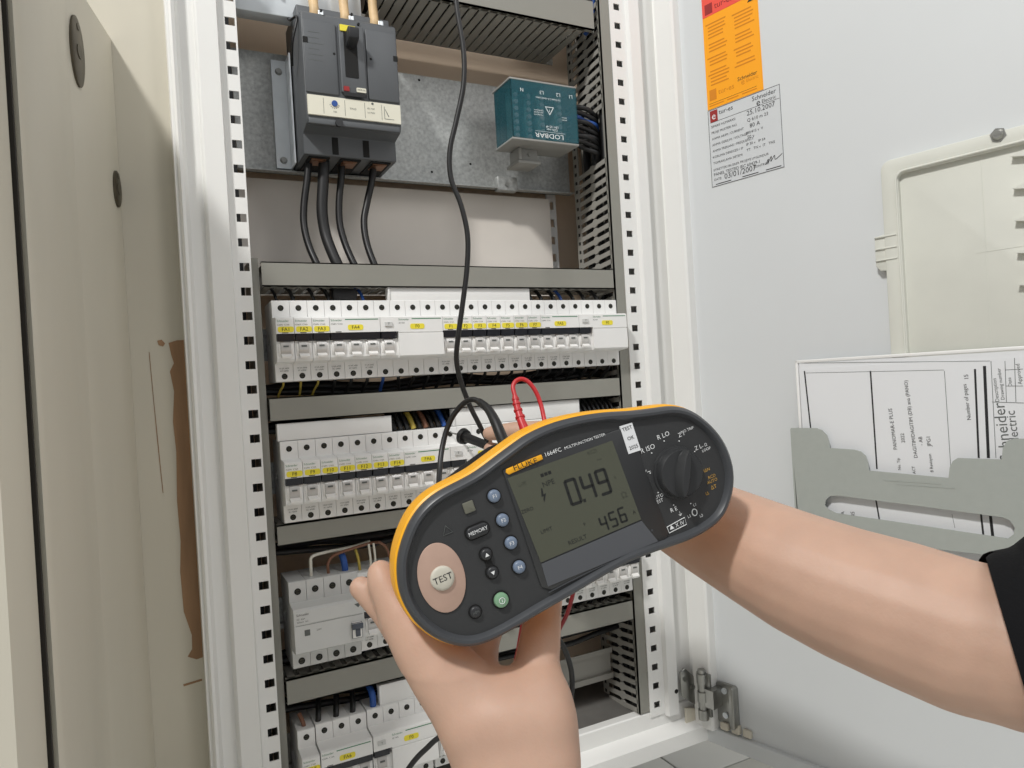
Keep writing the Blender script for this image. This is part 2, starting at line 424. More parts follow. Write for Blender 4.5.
# top duct, wide cover, slotted underside in plain view
duct_h(.4500, .4880, .160, .447, 'wide grey cable duct at the very top with slotted underside', yb=.110, fw=.0098)
def duct_v(x0, x1, z0, z1, yb, label, fx, gap=None):
    t = thing('cable_duct', label, 'cable duct', (x0, 0, z0), 'cable ducts')
    def P(mb, nm, m, **k):
        o = mb.obj(nm, m, None, **k); o.parent = t; o.matrix_parent_inverse = Matrix.Translation((x0, 0, z0)).inverted(); return o
    P(MB().box(x0, x1, 0, .0025, z0, z1).box(x0, x0+.0012, 0, .006, z0, z1), 'duct_cover', 'duct_grey')
    P(MB().box(x1-.001, x1, .0025, yb, z0, z1), 'duct_back', 'duct_side')
    # slotted side: slanted fins joined by a perforated web at the back
    web = MB(); z = z0
    P(MB().box(x0, x0+.0015, yb-.012, yb, z0, z1), 'duct_web', 'duct_side')
    dm = MB().box(-.0002, .0004, -.0022, .0022, -.0022, .0022).mesh('web_hole', 'hole_black')
    sl = .0045
    a, b = .004, yb-.012
    fm = MB(); m_ = (a+b)/2
    pr = [(a, sl*.0+.0062), (m_-.006, .0062), (m_-.002, .0086), (m_+.003, .0086), (m_+.006, .0062), (b, .0062), (b, 0.0), (m_+.006, 0), (m_+.003, -.0022), (m_-.002, -.0022), (m_-.006, 0), (a, 0)]
    pr = [(y, zz-(y-a)*.10) for y, zz in pr]
    fm.extr(pr, 0, .0015, 'x'); me = fm.mesh('duct_fin', 'duct_side')
    while z < z1-.012:
        if not (gap and gap[0] < z < gap[1]):
            link('duct_fin', me, t, (0, 0, z-z0))
        link('web_hole', dm, t, (0, yb-.006, z+.004-z0))
        z += .0121
    return t
duct_v(.4560, .4715, -.446, .60, .084, 'tall grey slotted cable duct beside the right mounting post', .456, (.285, .345))
lt = thing('cable_duct', 'narrow grey vertical cable duct edge beside the left mounting post', 'cable duct', (.012, 0, -.446), 'cable ducts')
o = MB().box(.0068, .0145, .006, .009, 0, .589).obj('duct_cover', 'duct_grey', lt); o.location = (-.012, 0, 0)
o = MB().box(.0068, .0083, .009, .06, 0, .589).obj('duct_side', 'duct_side', lt); o.location = (-.012, 0, 0)

# ================================================================ MOUNTING PLATES, RAILS
pl = thing('mounting_plate', 'galvanised steel mounting plate behind the large dark breaker', 'plate', (.24, .09, .258))
def mp(mb, nm, m, **k):
    o = mb.obj(nm, m, None, **k); o.parent = pl; o.matrix_parent_inverse = Matrix.Translation((.24, .09, .258)).inverted(); return o
mp(MB().box(.010, .452, .090, .0925, .258, .398).box(.010, .452, .080, .0925, .258, .2595), 'plate', 'zinc')
mp(MB().box(.052, .068, .084, .0905, .2625, .388).box(.068, .0695, .060, .0905, .2625, .388), 'side_bracket', 'zinc_bright')
for z in (.375, .272): mp(MB().cyl((.060, .084, z), (0, -1, 0), .0042, .003, 16, r2=.003), 'bracket_screw', 'steel', smooth=True)
for x, z in ((.235, .392), (.30, .29), (.245, .275)): mp(MB().cyl((x, .0901, z), (0, -1, 0), .0016, .0003, 10), 'plate_hole', 'hole_black')
tag(MB().box(.0105, .150, .040, .060, .418, .52).obj('top_bracket', 'zinc_bright', bevel=.001), 'flat bright zinc bracket in the upper left corner of the cabinet', 'bracket')
for x in (.030, .052): tag(MB().tube([(x, .045, .55), (x+.003, .036, .46), (x+.006, .036, .4405)], .002, 8).obj('wire', 'cable_black'), '%s of two short black wire ends over the zinc bracket' % ('left' if x < .04 else 'right'), 'wire', 'wire ends over the bracket')
# DIN rails
def rail(z, x0, x1, label):
    p = [(.060, -.0175), (.060, -.0125), (.0545, -.0125), (.0545, -.0175), (.0535, -.0175), (.0535, -.0118), (.0590, -.0118)]
    pr = [(.0535, -.0175), (.0545, -.0175), (.0545, -.0125), (.0600, -.0125), (.0600, .0125), (.0545, .0125), (.0545, .0175), (.0535, .0175), (.0535, .0115), (.0590, .0115), (.0590, -.0115), (.0535, -.0115)]
    return tag(MB().extr([(y, zz+z) for y, zz in pr], x0, x1, 'x').obj('din_rail', 'zinc'), label, 'rail', 'DIN rails')
RZ = [.0558, -.0910, -.2400, -.3920]
for z, lb in zip(RZ, ('zinc DIN rail behind the topmost breaker row', 'zinc DIN rail behind the second breaker row', 'zinc DIN rail behind the third breaker row', 'zinc DIN rail of the lowest row, its right end bare')):
    rr_ = rail(z, .012, .4535, lb)
    if z == RZ[3]:
        for v in rr_.data.vertices: v.co.z = z-.002+(v.co.z-z)*1.2
        rr_.data.materials.clear(); rr_.data.materials.append(MATS['duct_side'])

# ================================================================ BREAKERS
PW = .018
SCREW = MB().cyl((0, -.0003, 0), (0, 1, 0), .0030, .0004, 16, 0).cyl((0, -.0005, 0), (0, 1, 0), .0021, .0003, 14, 1).box(-.0018, .0018, -.0007, -.0004, -.0003, .0003, 0).mesh('terminal_screw', ['hole_black', 'screw_dark'])
def toggle_mesh():
    mb = MB(); n = 12
    pts = []
    for i in range(n+1):
        a = math.radians(60+(-110-60)*i/n); pts.append((-.0125-.0085*math.cos(a), -.0108+.0092*math.sin(a)))
    pts += [(-.010, -.018), (-.010, -.004)]
    mb.extr(pts, -.0048, .0048, 'x', 0)
    for sx in (-1, 1):
        ring = []
        for i in range(9):
            a = math.radians(70-140*i/8); ring.append((-.0135-.0058*math.cos(a), -.0115+.0088*math.sin(a)))
        mb.extr(ring, sx*.0048, sx*.0068, 'x', 1)
    mb.extr([(-.0195, -.0155), (-.0240, -.0180), (-.0235, -.0198), (-.0185, -.0190)], -.0046, .0046, 'x', 1)
    mb.box(-.0025, .0025, -.0213, -.0205, -.0095, -.0080, 2)
    return mb.mesh('toggle', ['toggle_clear', 'toggle_white', 'ink_grey'], True)
TOG = toggle_mesh()
def body_mesh(n, rcd=False):
    mb = MB(); W = n*PW; g = .00018
    for i in range(n):
        for s in (1, -1):
            mb.extr([(.0, s*.0242), (.0, s*.0418), (.0012, s*.0425), (.05, s*.0425), (.05, s*.0)][:5], i*PW+g, (i+1)*PW-g, 'x')
    nose = [(.03, .0240), (.0, .0242), (-.0185, .0228), (-.0210, .0215), (-.0210, .0060), (-.0135, .0055), (-.0135, -.0010), (-.0165, -.0015), (-.0165, -.0195), (-.0150, -.0222), (0, -.0242), (.03, -.024)]
    flat = [(.03, .0240), (.0, .0242), (-.0185, .0228), (-.0210, .0215), (-.0210, .0052), (-.0200, .0048), (-.0200, .0040), (-.0215, .0036), (-.0215, -.0205), (-.0195, -.0222), (0, -.0242), (.03, -.024)]
    if rcd:
        mb.extr(nose, g*1.4, PW+.002, 'x'); mb.extr(flat, PW+.002, W-g*1.4+(.0), 'x')
    else: mb.extr(nose, g*1.4, W-g*1.4, 'x')
    me = mb.mesh('body', 'brk_white'); return me
TAGM = {}
def tag_mesh(txt, wd):
    mb = MB()
    mb.extr(rrect(-wd/2, wd/2, -.0029, .0029, .0020, 3), -.0003, 0, 'y', 0)
    add_text(mb, txt, (0, -.0004, -.0001), (1, 0, 0), (0, 0, 1), .0052, 1)
    return mb.mesh('name_tag', ['yellow_tag', 'ink'])
PRINT = {}
def print_mesh(n, rcd=False):
    mb = MB(); x0 = .0012 if not rcd else PW*1.15
    add_text(mb, 'Schneider', (x0, -.02115, .0188), (1, 0, 0), (0, 0, 1), .0030, 1, align='L')
    add_text(mb, 'iC60N  C16A' if not rcd else 'iID 40A', (x0, -.02115, .0150), (1, 0, 0), (0, 0, 1), .0022, 0, align='L')
    if n > 1: mb.box(x0+.0150, n*PW-.002, -.0212, -.0209, .0192, .0201, 1)
    for i in range(n):
        if not rcd: 
            add_text(mb, '10 kA 6000', (PW*(i+.5), -.0003, -.0285), (1, 0, 0), (0, 0, 1), .0022, 0)
            add_text(mb, 'IEC 60898', (PW*(i+.5), -.0003, -.0312), (1, 0, 0), (0, 0, 1), .0020, 0)
    if not rcd: mb.box(PW*.32, PW*.66, -.0212, -.0209, .0064, .0071, 2)
    return mb.mesh('printed_text', ['ink_grey', 'ink_green', 'ink'])
BODY = {}; STRIPS = {}
def breaker(n, txt, x, zc, label, rcd=False, name='circuit_breaker', group=None, tagw=None):
    key = (n, rcd)
    t = thing(name, label, 'breaker', (x, 0, zc), group)
    if key not in BODY:
        BODY[key] = body_mesh(n, rcd); PRINT[key] = print_mesh(n, rcd)
        wd = PW if rcd else n*PW
        STRIPS[key] = MB().extr([(-.0195, .0060), (-.0207, .0052), (-.0190, -.0016), (-.0130, -.0016), (-.0130, .0060)], .0010, wd-.0005, 'x').mesh('toggle_slot', 'strip_navy')
    link('body', BODY[key], t); link('printed_text', PRINT[key], t); link('toggle_slot', STRIPS[key], t)
    tm_ = tag_mesh(txt, tagw or (.0158 if n == 1 else .0165))
    link('name_tag', tm_, t, ((.5*PW+.0006 if n == 1 else (n*PW*.50 if not rcd else n*PW*.58)), -.0211, .0103 if n == 1 else .0112))
    for i in range(n):
        link('terminal_screw', SCREW, t, (PW*(i+.5), -.0001, .0345)); link('terminal_screw', SCREW, t, (PW*(i+.5), -.0001, -.0368))
        if not rcd or i == 0: link('toggle', TOG, t, (PW*(i+.5), .001, .0030)).scale = (1.05, 1, 1.12)
    if rcd:
        link('test_button', TBTN, t, (PW*.5, -.021, .0140))
    return t
mb = MB().box(-.0042, .0042, -.0016, 0, -.0022, .0022, 0); add_text(mb, 'T', (0, -.0018, 0), (1, 0, 0), (0, 0, 1), .0036, 1)
TBTN = mb.mesh('test_button', ['brk_grey', 'ink_grey'])
X0 = .0240
ORD = ['first', 'second', 'third', 'fourth', 'fifth', 'sixth', 'seventh', 'eighth', 'ninth', 'tenth', 'eleventh', 'twelfth']
def at(p): return X0+PW*p
G1 = 'single-pole breakers with yellow tags'
for i, s in enumerate(('FA1', 'FA2', 'FA3')):
    breaker(1, s, at(i), RZ[0], 'white single-pole breaker with yellow tag %s in the top row' % s, group=G1)
breaker(3, 'FA4', at(3), RZ[0], 'white three-pole breaker with yellow tag FA4 in the top row')
breaker(4, 'F0', at(6), RZ[0], 'white four-pole residual current switch with one toggle, middle of top row', True, 'residual_current_switch')
for i in range(7):
    s = 'F%d' % (i+1)
    breaker(1, s, at(10+i), RZ[0], 'white single-pole breaker with yellow tag %s in the top row' % s, group=G1)
breaker(3, 'FA5', at(17), RZ[0], 'white three-pole breaker near the right end of the top row')
breaker(4, 'F0', at(20), RZ[0], 'white four-pole residual current switch at the right end of top row', True, 'residual_current_switch')
for i in range(7):
    s = 'F%d' % (i+8)
    breaker(1, s, at(i), RZ[1], 'white single-pole breaker with yellow tag %s in the second row' % s, group=G1)
breaker(3, 'FA6', at(7), RZ[1], 'white three-pole breaker in the second row, just left of the probe tip')
breaker(4, 'F0', at(10), RZ[1], 'white four-pole residual current switch touched by the black probe tip', True, 'residual_current_switch')
for i in range(10):
    breaker(1, 'F%d' % (15+i), at(14+i), RZ[1], 'white single-pole breaker of the second row behind the tester, mostly hidden', group='second row breakers behind the tester')
# third row: grey-white four-pole device with a dark toggle, then single poles
t = thing('residual_current_switch', 'grey-white four-pole residual current switch with dark toggle, third row left end', 'breaker', (X0, 0, RZ[2]))
mb = MB()
for i in range(4):
    for s in (1, -1): mb.extr([(0, s*.0235), (0, s*.0440), (.001, s*.0450), (.05, s*.0450), (.05, 0)], i*PW+.0002, (i+1)*PW-.0002, 'x')
mb.extr([(.03, .0235), (0, .0235), (-.0185, .0215), (-.0215, .0190), (-.0215, .0062), (-.0210, .0060), (-.0215, .0056), (-.0215, -.0225), (-.0190, -.0240), (0, -.0260), (.03, -.026)], .0003, 4*PW-.0003, 'x')
mb.obj('body', 'brk_grey', t)
for i in range(4):
    for z in (.0345, -.0378): link('terminal_screw', SCREW, t, (PW*(i+.5), -.0001, z)).scale = (1.15, 1, 1.15)
mb = MB().box(.0575, .0685, -.0245, -.021, -.0185, -.0020, 1).box(.0575, .0690, -.0270, -.0215, -.0085, -.0030, 0).box(.0610, .0660, -.0260, -.0215, -.0165, -.0085, 0)
mb.obj('toggle', ['toggle_dark', 'toggle_white'], t, bevel=.0006)
mb = MB(); mb.extr([(.062, .0165), (.070, .0175), (.066, .0125)], -.0218, -.0214, 'y', 0)
mb.extr(rrect(.010, .0155, -.0060, .0000, .0004), -.0218, -.0214, 'y', 0)
add_text(mb, 'Schneider', (.003, -.0217, .0160), (1, 0, 0), (0, 0, 1), .0032, 1, align='L')
for k, s in enumerate(('iID  63A', '300mA  AC', '')): add_text(mb, s, (.003, -.0217, .0118-.0030*k), (1, 0, 0), (0, 0, 1), .0024, 0, align='L')
add_text(mb, '230V', (.022, -.0217, -.002), (1, 0, 0), (0, 0, 1), .0024, 0, align='L')
mb.box(.002, .070, -.0217, -.0213, .0050, .0053, 0)
mb.obj('printed_text', ['ink_grey', 'ink'], t)
breaker(1, 'F25', at(4), RZ[2], 'white single-pole breaker right beside the dark-toggle switch, behind the thumb', group=G1)
for i in range(5, 17):
    breaker(1, 'F%d' % (21+i), at(i), RZ[2], 'white single-pole breaker of the third row hidden behind hand and tester', group='third row breakers behind the hand')
for i in range(17, 24):
    breaker(1, 'F%d' % (21+i), at(i), RZ[2], 'white single-pole breaker under the tester, %s from the right post, third row' % ORD[23-i], group=G1)
# lowest row
t1 = breaker(1, 'FA7', at(0), RZ[3], 'white single-pole breaker at the left end of the lowest row')
t2 = breaker(3, 'FA6', at(1)+.0007, RZ[3]+.002, 'white three-pole breaker in the lowest row, black wires on top')
t3 = breaker(4, 'F0', at(4)+.0014, RZ[3]+.003, 'white four-pole residual current switch in the lowest row, beside the wrist', True, 'residual_current_switch')
for k, x in enumerate((8.2, 9.2)):
    breaker(1, 'F%d' % (40+k), at(x), RZ[3]+.003, 'white single-pole breaker of the lowest row hidden behind the hand', group='lowest row breakers behind the hand')
# white label carriers above the terminals
def carrier(x0, x1, z0, z1, label, y=.003):
    mb = MB().box(x0, x1, y, y+.010, z0, z1).box(x0, x0+.002, y-.0015, y, z0, z1)
    tag(mb.obj('label_carrier', 'brk_white', bevel=.0005), label, 'label carrier', 'white label carriers')
carrier(.1500, .330, .0985, .1160, 'long blank white carrier strip above the top breaker row')
carrier(.0225, .1455, -.0480, -.0300, 'blank white carrier strip above the left of the second row')
carrier(.2190, .3925, -.0480, -.0265, 'blank white carrier strip behind the cable loops, second row')
carrier(.1130, .2020, -.3500, -.3250, 'wide white carrier strip in the lowest row beside the blue wire')

# ================================================================ LARGE MOULDED-CASE BREAKER
mc = thing('moulded_case_breaker', 'large dark grey three-pole main breaker with pale data plate and black lever', 'breaker', (.124, 0, .25))
def mcp(mb, nm, m, bevel=0.0, smooth=False):
    o = mb.obj(nm, m, None, smooth, bevel); o.parent = mc; o.matrix_parent_inverse = Matrix.Translation((.124, 0, .25)).inverted(); return o
A, B = .0715, .1765
mb = MB()
mb.extr([(.089, .262), (.089, .425), (.022, .425), (.022, .412), (.004, .409), (.000, .405), (.000, .318), (.0, .2945), (.004, .288), (.024, .2845), (.024, .262)], A, B, 'x')
mcp(mb, 'case', 'mccb_grey', bevel=.0012)
# raised side covers and central tongue
for xa, xb in ((A+.001, A+.036), (A+.069, B-.001)): mcp(MB().box(xa, xb, -.0018, .002, .3205, .398), 'front_cover', 'mccb_grey', bevel=.0008)
mcp(MB().extr(rrect(A+.0385, A+.066, .3235, .3985, .002), -.0045, .001, 'y'), 'lever_frame', 'mccb_grey', bevel=.0008)
mcp(MB().extr(rrect(A+.0435, A+.0580, .3405, .3900, .001), -.0050, -.0040, 'y'), 'lever_slot', 'hole_black')
mcp(MB().extr([(-.004, .372), (-.019, .378), (-.0205, .3885), (-.017, .3905), (-.004, .3885)], A+.0455, A+.0570, 'x'), 'lever', 'mccb_dark', bevel=.001)
mcp(MB().box(A+.0400, A+.0570, -.0056, -.0044, .3902, .3968), 'yellow_mark', 'yellow_tag')
mb = MB().box(A+.0405, A+.0465, -.0056, -.0044, .3250, .3300, 0).extr(rrect(A+.0545, A+.0650, .3252, .3300, .0008), -.0056, -.0044, 'y', 1)
add_text(mb, 'NSX100', (A+.0598, -.0058, .3276), (1, 0, 0), (0, 0, 1), .0026, 2); mb.box(A+.040, A+.066, -.0050, -.0044, .3200, .3240, 2)
mcp(mb, 'indicator_marks', ['ink_red', 'mccb_plate', 'ink'])
mb = MB()
for x, z in ((A+.003, .3760), (B-.003, .3700)): mb.box(x-.0025, x+.0025, -.0022, -.0010, z-.003, z+.003)
for x, z in ((A+.0330, .3650), (A+.0735, .3655), (A+.062, .4025), (A+.022, .410), (A+.055, .412)): mb.cyl((x, -.0020, z), (0, 1, 0), .0014, .002, 10)
mcp(mb, 'cover_screws', 'hole_black')
mb = MB()
for k in range(6): mb.box(A+.006, A+.006+.020*random.uniform(.5, 1), -.00195, -.0017, .385-.006*k, .3855-.006*k)
mcp(mb, 'printed_text', 'ink_grey')
mb = MB().box(A+.0015, B-.0010, -.0026, .002, .2965, .3175, 0)
for x in (.018, .041, .063, .082): mb.box(A+x, A+x+.0003, -.0028, -.0025, .2985, .3155, 1)
mb.cyl((A+.0300, -.0025, .3105), (0, -1, 0), .0032, .0012, 16, 2)
for a in range(7):
    t_ = math.radians(200+23*a); mb.box(A+.030+.0052*math.cos(t_)-.0004, A+.030+.0052*math.cos(t_)+.0004, -.0028, -.0025, .3105+.0052*math.sin(t_)-.0004, .3105+.0052*math.sin(t_)+.0004, 1)
add_text(mb, '100', (A+.0300, -.0028, .3015), (1, 0, 0), (0, 0, 1), .0026, 1); add_text(mb, 'TM-D', (A+.050, -.0028, .3070), (1, 0, 0), (0, 0, 1), .0030, 1)
add_text(mb, 'IEC 947', (A+.066, -.0028, .3095), (1, 0, 0), (0, 0, 1), .0026, 1, align='L'); add_text(mb, 'Ui 750V', (A+.066, -.0028, .3050), (1, 0, 0), (0, 0, 1), .0026, 1, align='L')
mb.add([(A+.085, -.0028, .300), (A+.0855, -.0028, .300), (A+.0855, -.0028, .314), (A+.085, -.0028, .314)], [(0, 1, 2, 3)], 1)
mb.add([(A+.085, -.0028, .300), (A+.096, -.0028, .300), (A+.096, -.0028, .3005), (A+.085, -.0028, .3005)], [(0, 1, 2, 3)], 1)
mb.add([(A+.0858, -.0028, .311), (A+.0864, -.0028, .311), (A+.0905, -.0028, .3030), (A+.0895, -.0028, .3030)], [(0, 1, 2, 3)], 1)
mb.cyl((A+.072, -.0024, .3155), (0, -1, 0), .0013, .0006, 10, 1)
mcp(mb, 'data_plate', ['mccb_plate', 'ink_grey', 'cable_blue'])
mb = MB().box(A+.002, B-.002, -.0005, .006, .2875, .2945); mcp(mb, 'lower_lip', 'mccb_grey', bevel=.001)
mcp(MB().cyl((A+.034, .001, .2905), (0, -1, 0), .0042, .004, 16), 'lower_knob', 'mccb_dark', smooth=True)
for k in range(3):
    xx = A+.0175+.035*k
    mcp(MB().box(xx-.0115, xx+.0115, .028, .080, .2605, .2640), 'terminal_pocket', 'hole_black')
    if k < 2: mcp(MB().box(xx+.0135, xx+.0205, .0235, .030, .2640, .2830), 'barrier_slot', 'hole_black')
for k in range(3):
    xx = A+.0175+.035*k; mcp(MB().cyl((xx, .040, .2590), (0, 0, 1), .006, .003, 14).box(xx-.008, xx+.008, .032, .055, .2595, .2612), 'terminal_lug', 'copper', smooth=True)
CB_ = (('left', [(309, 160, .050), (307, 180, .050), (304, 205, .050), (304, 225, .048), (309, 246, .042), (319, 268, .032), (330, 285, .03)], .0040), ('middle', [(342, 162, .050), (341, 180, .050), (339, 203, .050), (340, 225, .048), (346, 246, .042), (356, 268, .032), (366, 285, .03)], .0040), ('right', [(373, 165, .050), (372, 180, .050), (367, 203, .050), (364, 222, .048), (367, 244, .042), (376, 268, .032), (386, 285, .03)], .0040))
for nm_, pts_, rr in CB_:
    tag(MB().tube([onY(*q) for q in pts_], rr, 12).obj('supply_cable', 'cable_black', smooth=True), 'thick black cable under the main breaker, %s of three' % nm_, 'cable', 'cables under the main breaker')
tag(MB().tube([onY(*q) for q in [(324, 160, .044), (323, 185, .044), (322, 210, .044), (325, 232, .042), (331, 250, .036), (339, 268, .030), (346, 285, .03)]], .0062, 14).obj('supply_cable', 'cable_dark', smooth=True), 'black braided double-width cable bundle under the main breaker', 'cable')
for k in range(3):
    xs = A+.0190+.034*k
    tag(MB().tube([(xs, .030, .405), (xs+.0005, .022, .418), (xs+.001, .026, .440), (xs+.002, .030, .50)], .0052, 12).obj('supply_cable', 'cable_tan', smooth=True), 'tan wrapped cable entering the main breaker from above, %s' % ('left', 'middle', 'right')[k], 'cable', 'tan cables above the main breaker')
    mcp(MB().box(xs+.004, xs+.010, .018, .024, .409, .421), 'upper_lug', 'zinc_bright', bevel=.0006)
tag(MB().tube([(.0685, .060, .43), (.0660, .030, .410), (.0700, .012, .405), (.0640, .014, .378), (.0655, .030, .36)], .0014, 8).obj('wire', 'cable_black'), 'thin black wire hugging the main breaker\'s left edge', 'wire')

# ================================================================ DISTRIBUTION BLOCK (teal cover, printed upside down)
lb = thing('distribution_block', 'teal transparent covered power distribution block with white upside-down print', 'distribution block', (.366, 0, .298))
def lbp(mb, nm, m, bevel=0.0, smooth=False):
    o = mb.obj(nm, m, None, smooth, bevel); o.parent = lb; o.matrix_parent_inverse = Matrix.Translation((.366, 0, .298)).inverted(); return o
mb = MB().box(.3186, .4130, 0, .0016, .2985, .3690).box(.3186, .3200, 0, .046, .2985, .3690).box(.4116, .4130, 0, .046, .2985, .3690)
lbp(mb, 'cover', 'teal_clear')
for za, zb in ((.2955, .2985), (.3690, .3718)): lbp(MB().box(.3180, .4136, .0005, .050, za, zb), 'end_plate', 'block_grey', bevel=.0008)
lbp(MB().box(.3205, .4110, .036, .050, .2985, .3690), 'base', 'hole_black')
for x in (.334, .352, .371, .397): lbp(MB().box(x-.005, x+.005, .020, .036, .302, .366), 'busbar', 'teal_inner', bevel=.0006)
mb = MB()
for x in (.334, .352, .371, .397):
    for k in range(7): mb.cyl((x, .020, .307+.0085*k), (0, -1, 0), .0030, .004, 10)
lbp(mb, 'busbar_screw', 'zinc_bright', smooth=True)
mb = MB(); ex, ez = (-1, 0, 0), (0, 0, -1)
add_text(mb, 'LODBAR', (.3700, -.0003, .3040), ex, ez, .0082, 0, wx=1.3)
mb.box(.350, .393, -.0003, -.0001, .3085, .3088)
add_text(mb, '125A max', (.3745, -.0003, .3120), ex, ez, .0040, 0); add_text(mb, 'LB4 125 4P', (.3745, -.0003, .3157), ex, ez, .0040, 0)
for s, x in (('L1', .404), ('L2', .386), ('L3', .362), ('N', .334)): add_text(mb, s, (x, -.0003, .3575), ex, ez, .0064, 0)
add_text(mb, '16-35mm 2.5-16mm 6mm', (.371, -.0003, .3505), ex, ez, .0034, 0)
tri = [(.3655, .3405), (.3785, .3405), (.3720, .3300)]
mb.add([(x, -.0003, z) for x, z in tri]+[(.372+(x-.372)*.76, -.0003, .337+(z-.337)*.76) for x, z in tri], [(0, 1, 4, 3), (1, 2, 5, 4), (2, 0, 3, 5)], 0)
add_text(mb, '!', (.372, -.0003, .3365), ex, ez, .006, 0)
for k in range(3): add_text(mb, 'warning text', (.356, -.0003, .3345-.0028*k), ex, ez, .0026, 0); 
for k in range(2): add_text(mb, 'tension', (.393, -.0003, .3290-.003*k), ex, ez, .0026, 0)
lbp(mb, 'printed_text', 'ink_white')
lbp(MB().box(.340, .368, .030, .046, .280, .2955).box(.338, .370, .026, .060, .2760, .2800).box(.338, .342, .024, .05, .280, .2945), 'stand_bracket', 'block_grey', bevel=.0006)
lbp(MB().cyl((.356, .030, .288), (0, -1, 0), .0022, .002, 12), 'bracket_screw', 'steel', smooth=True)
mb = MB().box(.333, .362, .078, .0898, .255, .2735); lbp(mb, 'foot_plate', 'zinc', bevel=.0008)
lbp(MB().cyl((.346, .078, .263), (0, -1, 0), .0030, .002, 12), 'foot_screw', 'steel', smooth=True)
for k in range(9):
    z = .352-.0062*k; c_ = 'cable_blue' if k in (2,) else 'cable_dark'
    tag(MB().tube([(.409, .020+.003*(k % 2), z-.004), (.420, .016, z), (.436, .012+.004*(k % 3), z-.002), (.452, .018, z-.007), (.462, .030, z-.012), (.468, .05, z-.03)], .0031, 10).obj('wire', c_ if k not in (2,) else 'cable_blue', smooth=True),
        'black wire from teal block into right duct, %s of nine from top' % ORD[k] if k != 2 else 'blue wire among black ones running from teal block into right duct', 'wire', 'wires between block and duct')
tag(MB().tube([(.452, .03, .458), (.4565, .02, .470), (.457, .012, .50)], .003, 8).obj('wire', 'cable_blue', smooth=True), 'blue wire end at the top of the right duct', 'wire')

# ================================================================ SMALL WIRES between ducts and breakers
def wire(pts, m, label, r=.0013, group='control wires at the breaker rows', n=8):
    return tag(MB().tube(pts, r, n, smooth=5).obj('wire', m, smooth=True), label, 'wire', group)
POLE = ['FA1', 'FA2', 'FA3', 'FA4, left pole,', 'FA4, middle pole,', 'FA4, right pole,']+['F0, %s pole,' % q for q in ('first', 'second', 'third', 'fourth')]+['F%d' % q for q in range(1, 8)]+['FA5, left pole,', 'FA5, middle pole,', 'FA5, right pole,']+['at the right end, %s pole,' % q for q in ('first', 'second', 'third', 'fourth')]
for i in range(24):          # below the top row, slanting back to the duct
    x = at(i+.5)
    m = 'cable_yellow' if i < 3 else ('cable_blue' if i == 6 else 'cable_black')
    k = ('yellow-green' if i < 3 else 'black')
    dx = random.uniform(-.010, -.004) if i > 9 else random.uniform(-.006, .006)
    wire([(x, .010, .016), (x, .012, .010), (x+dx*.5, .018, .004), (x+dx, .026, -.006), (x+dx*1.2, .032, -.014)], m,
         '%s wire dropping below breaker %s of the top row' % (k, POLE[i]) if i != 6 else 'blue wire dropping from the top row below the residual current switch', .0019 if i > 2 else .0012, 'wires below the top row')
for i, (p, m, r) in enumerate(((.25, 'cable_black', .0016), (1.2, 'cable_black', .0022), (2.4, 'cable_dark', .0018), (3.3, 'cable_black', .0024), (3.8, 'cable_black', .0024), (5.4, 'cable_blue', .0017), (17.2, 'cable_black', .0022), (18.0, 'cable_black', .0024), (19.0, 'cable_black', .0024), (19.6, 'cable_blue', .0020), (20.6, 'cable_black', .0024), (21.5, 'cable_black', .0022), (22.6, 'cable_dark', .0024))):
    x = at(p)
    wire([(x-.004, .030, .118), (x, .020, .112), (x+.002, .013, .104), (x+.003, .011, .097)], m, 'short %s wire entering the top row from the duct above, %s from left' % ('blue' if m == 'cable_blue' else 'black', (ORD+['thirteenth'])[i]), r, 'wires above the top row')
tag(MB().extr(rrect(.0905, .1175, .100, .1130, .003), .010, .03, 'y').obj('cable_sleeve', 'cable_dark', bevel=.002), 'wide dark cable sleeve dropping out of the duct above FA4', 'cable')
for i in range(10):          # above second row, dark bundle right of the carrier
    x = .150+.0075*i; m = ('cable_black', 'cable_dark', 'cable_black', 'cable_yellow', 'cable_black', 'cable_brown', 'cable_black', 'cable_black', 'cable_blue', 'cable_black')[i]
    wire([(x-.006, .032, -.022), (x-.002, .020, -.032), (x, .013, -.042), (x+.001, .011, -.0475)], m, '%s wire in the dark bundle left of the black loop, %s from left' % ({'cable_yellow': 'yellow', 'cable_brown': 'brown', 'cable_blue': 'blue'}.get(m, 'black'), ORD[i]), .0030, 'wires above the second row')
for i in range(8):
    x = .398+.007*i
    wire([(x-.006, .030, -.022), (x, .018, -.034), (x+.002, .012, -.046)], 'cable_black', 'black wire above the second row, %s from the right duct' % ORD[7-i], .0025, 'wires near the right duct')
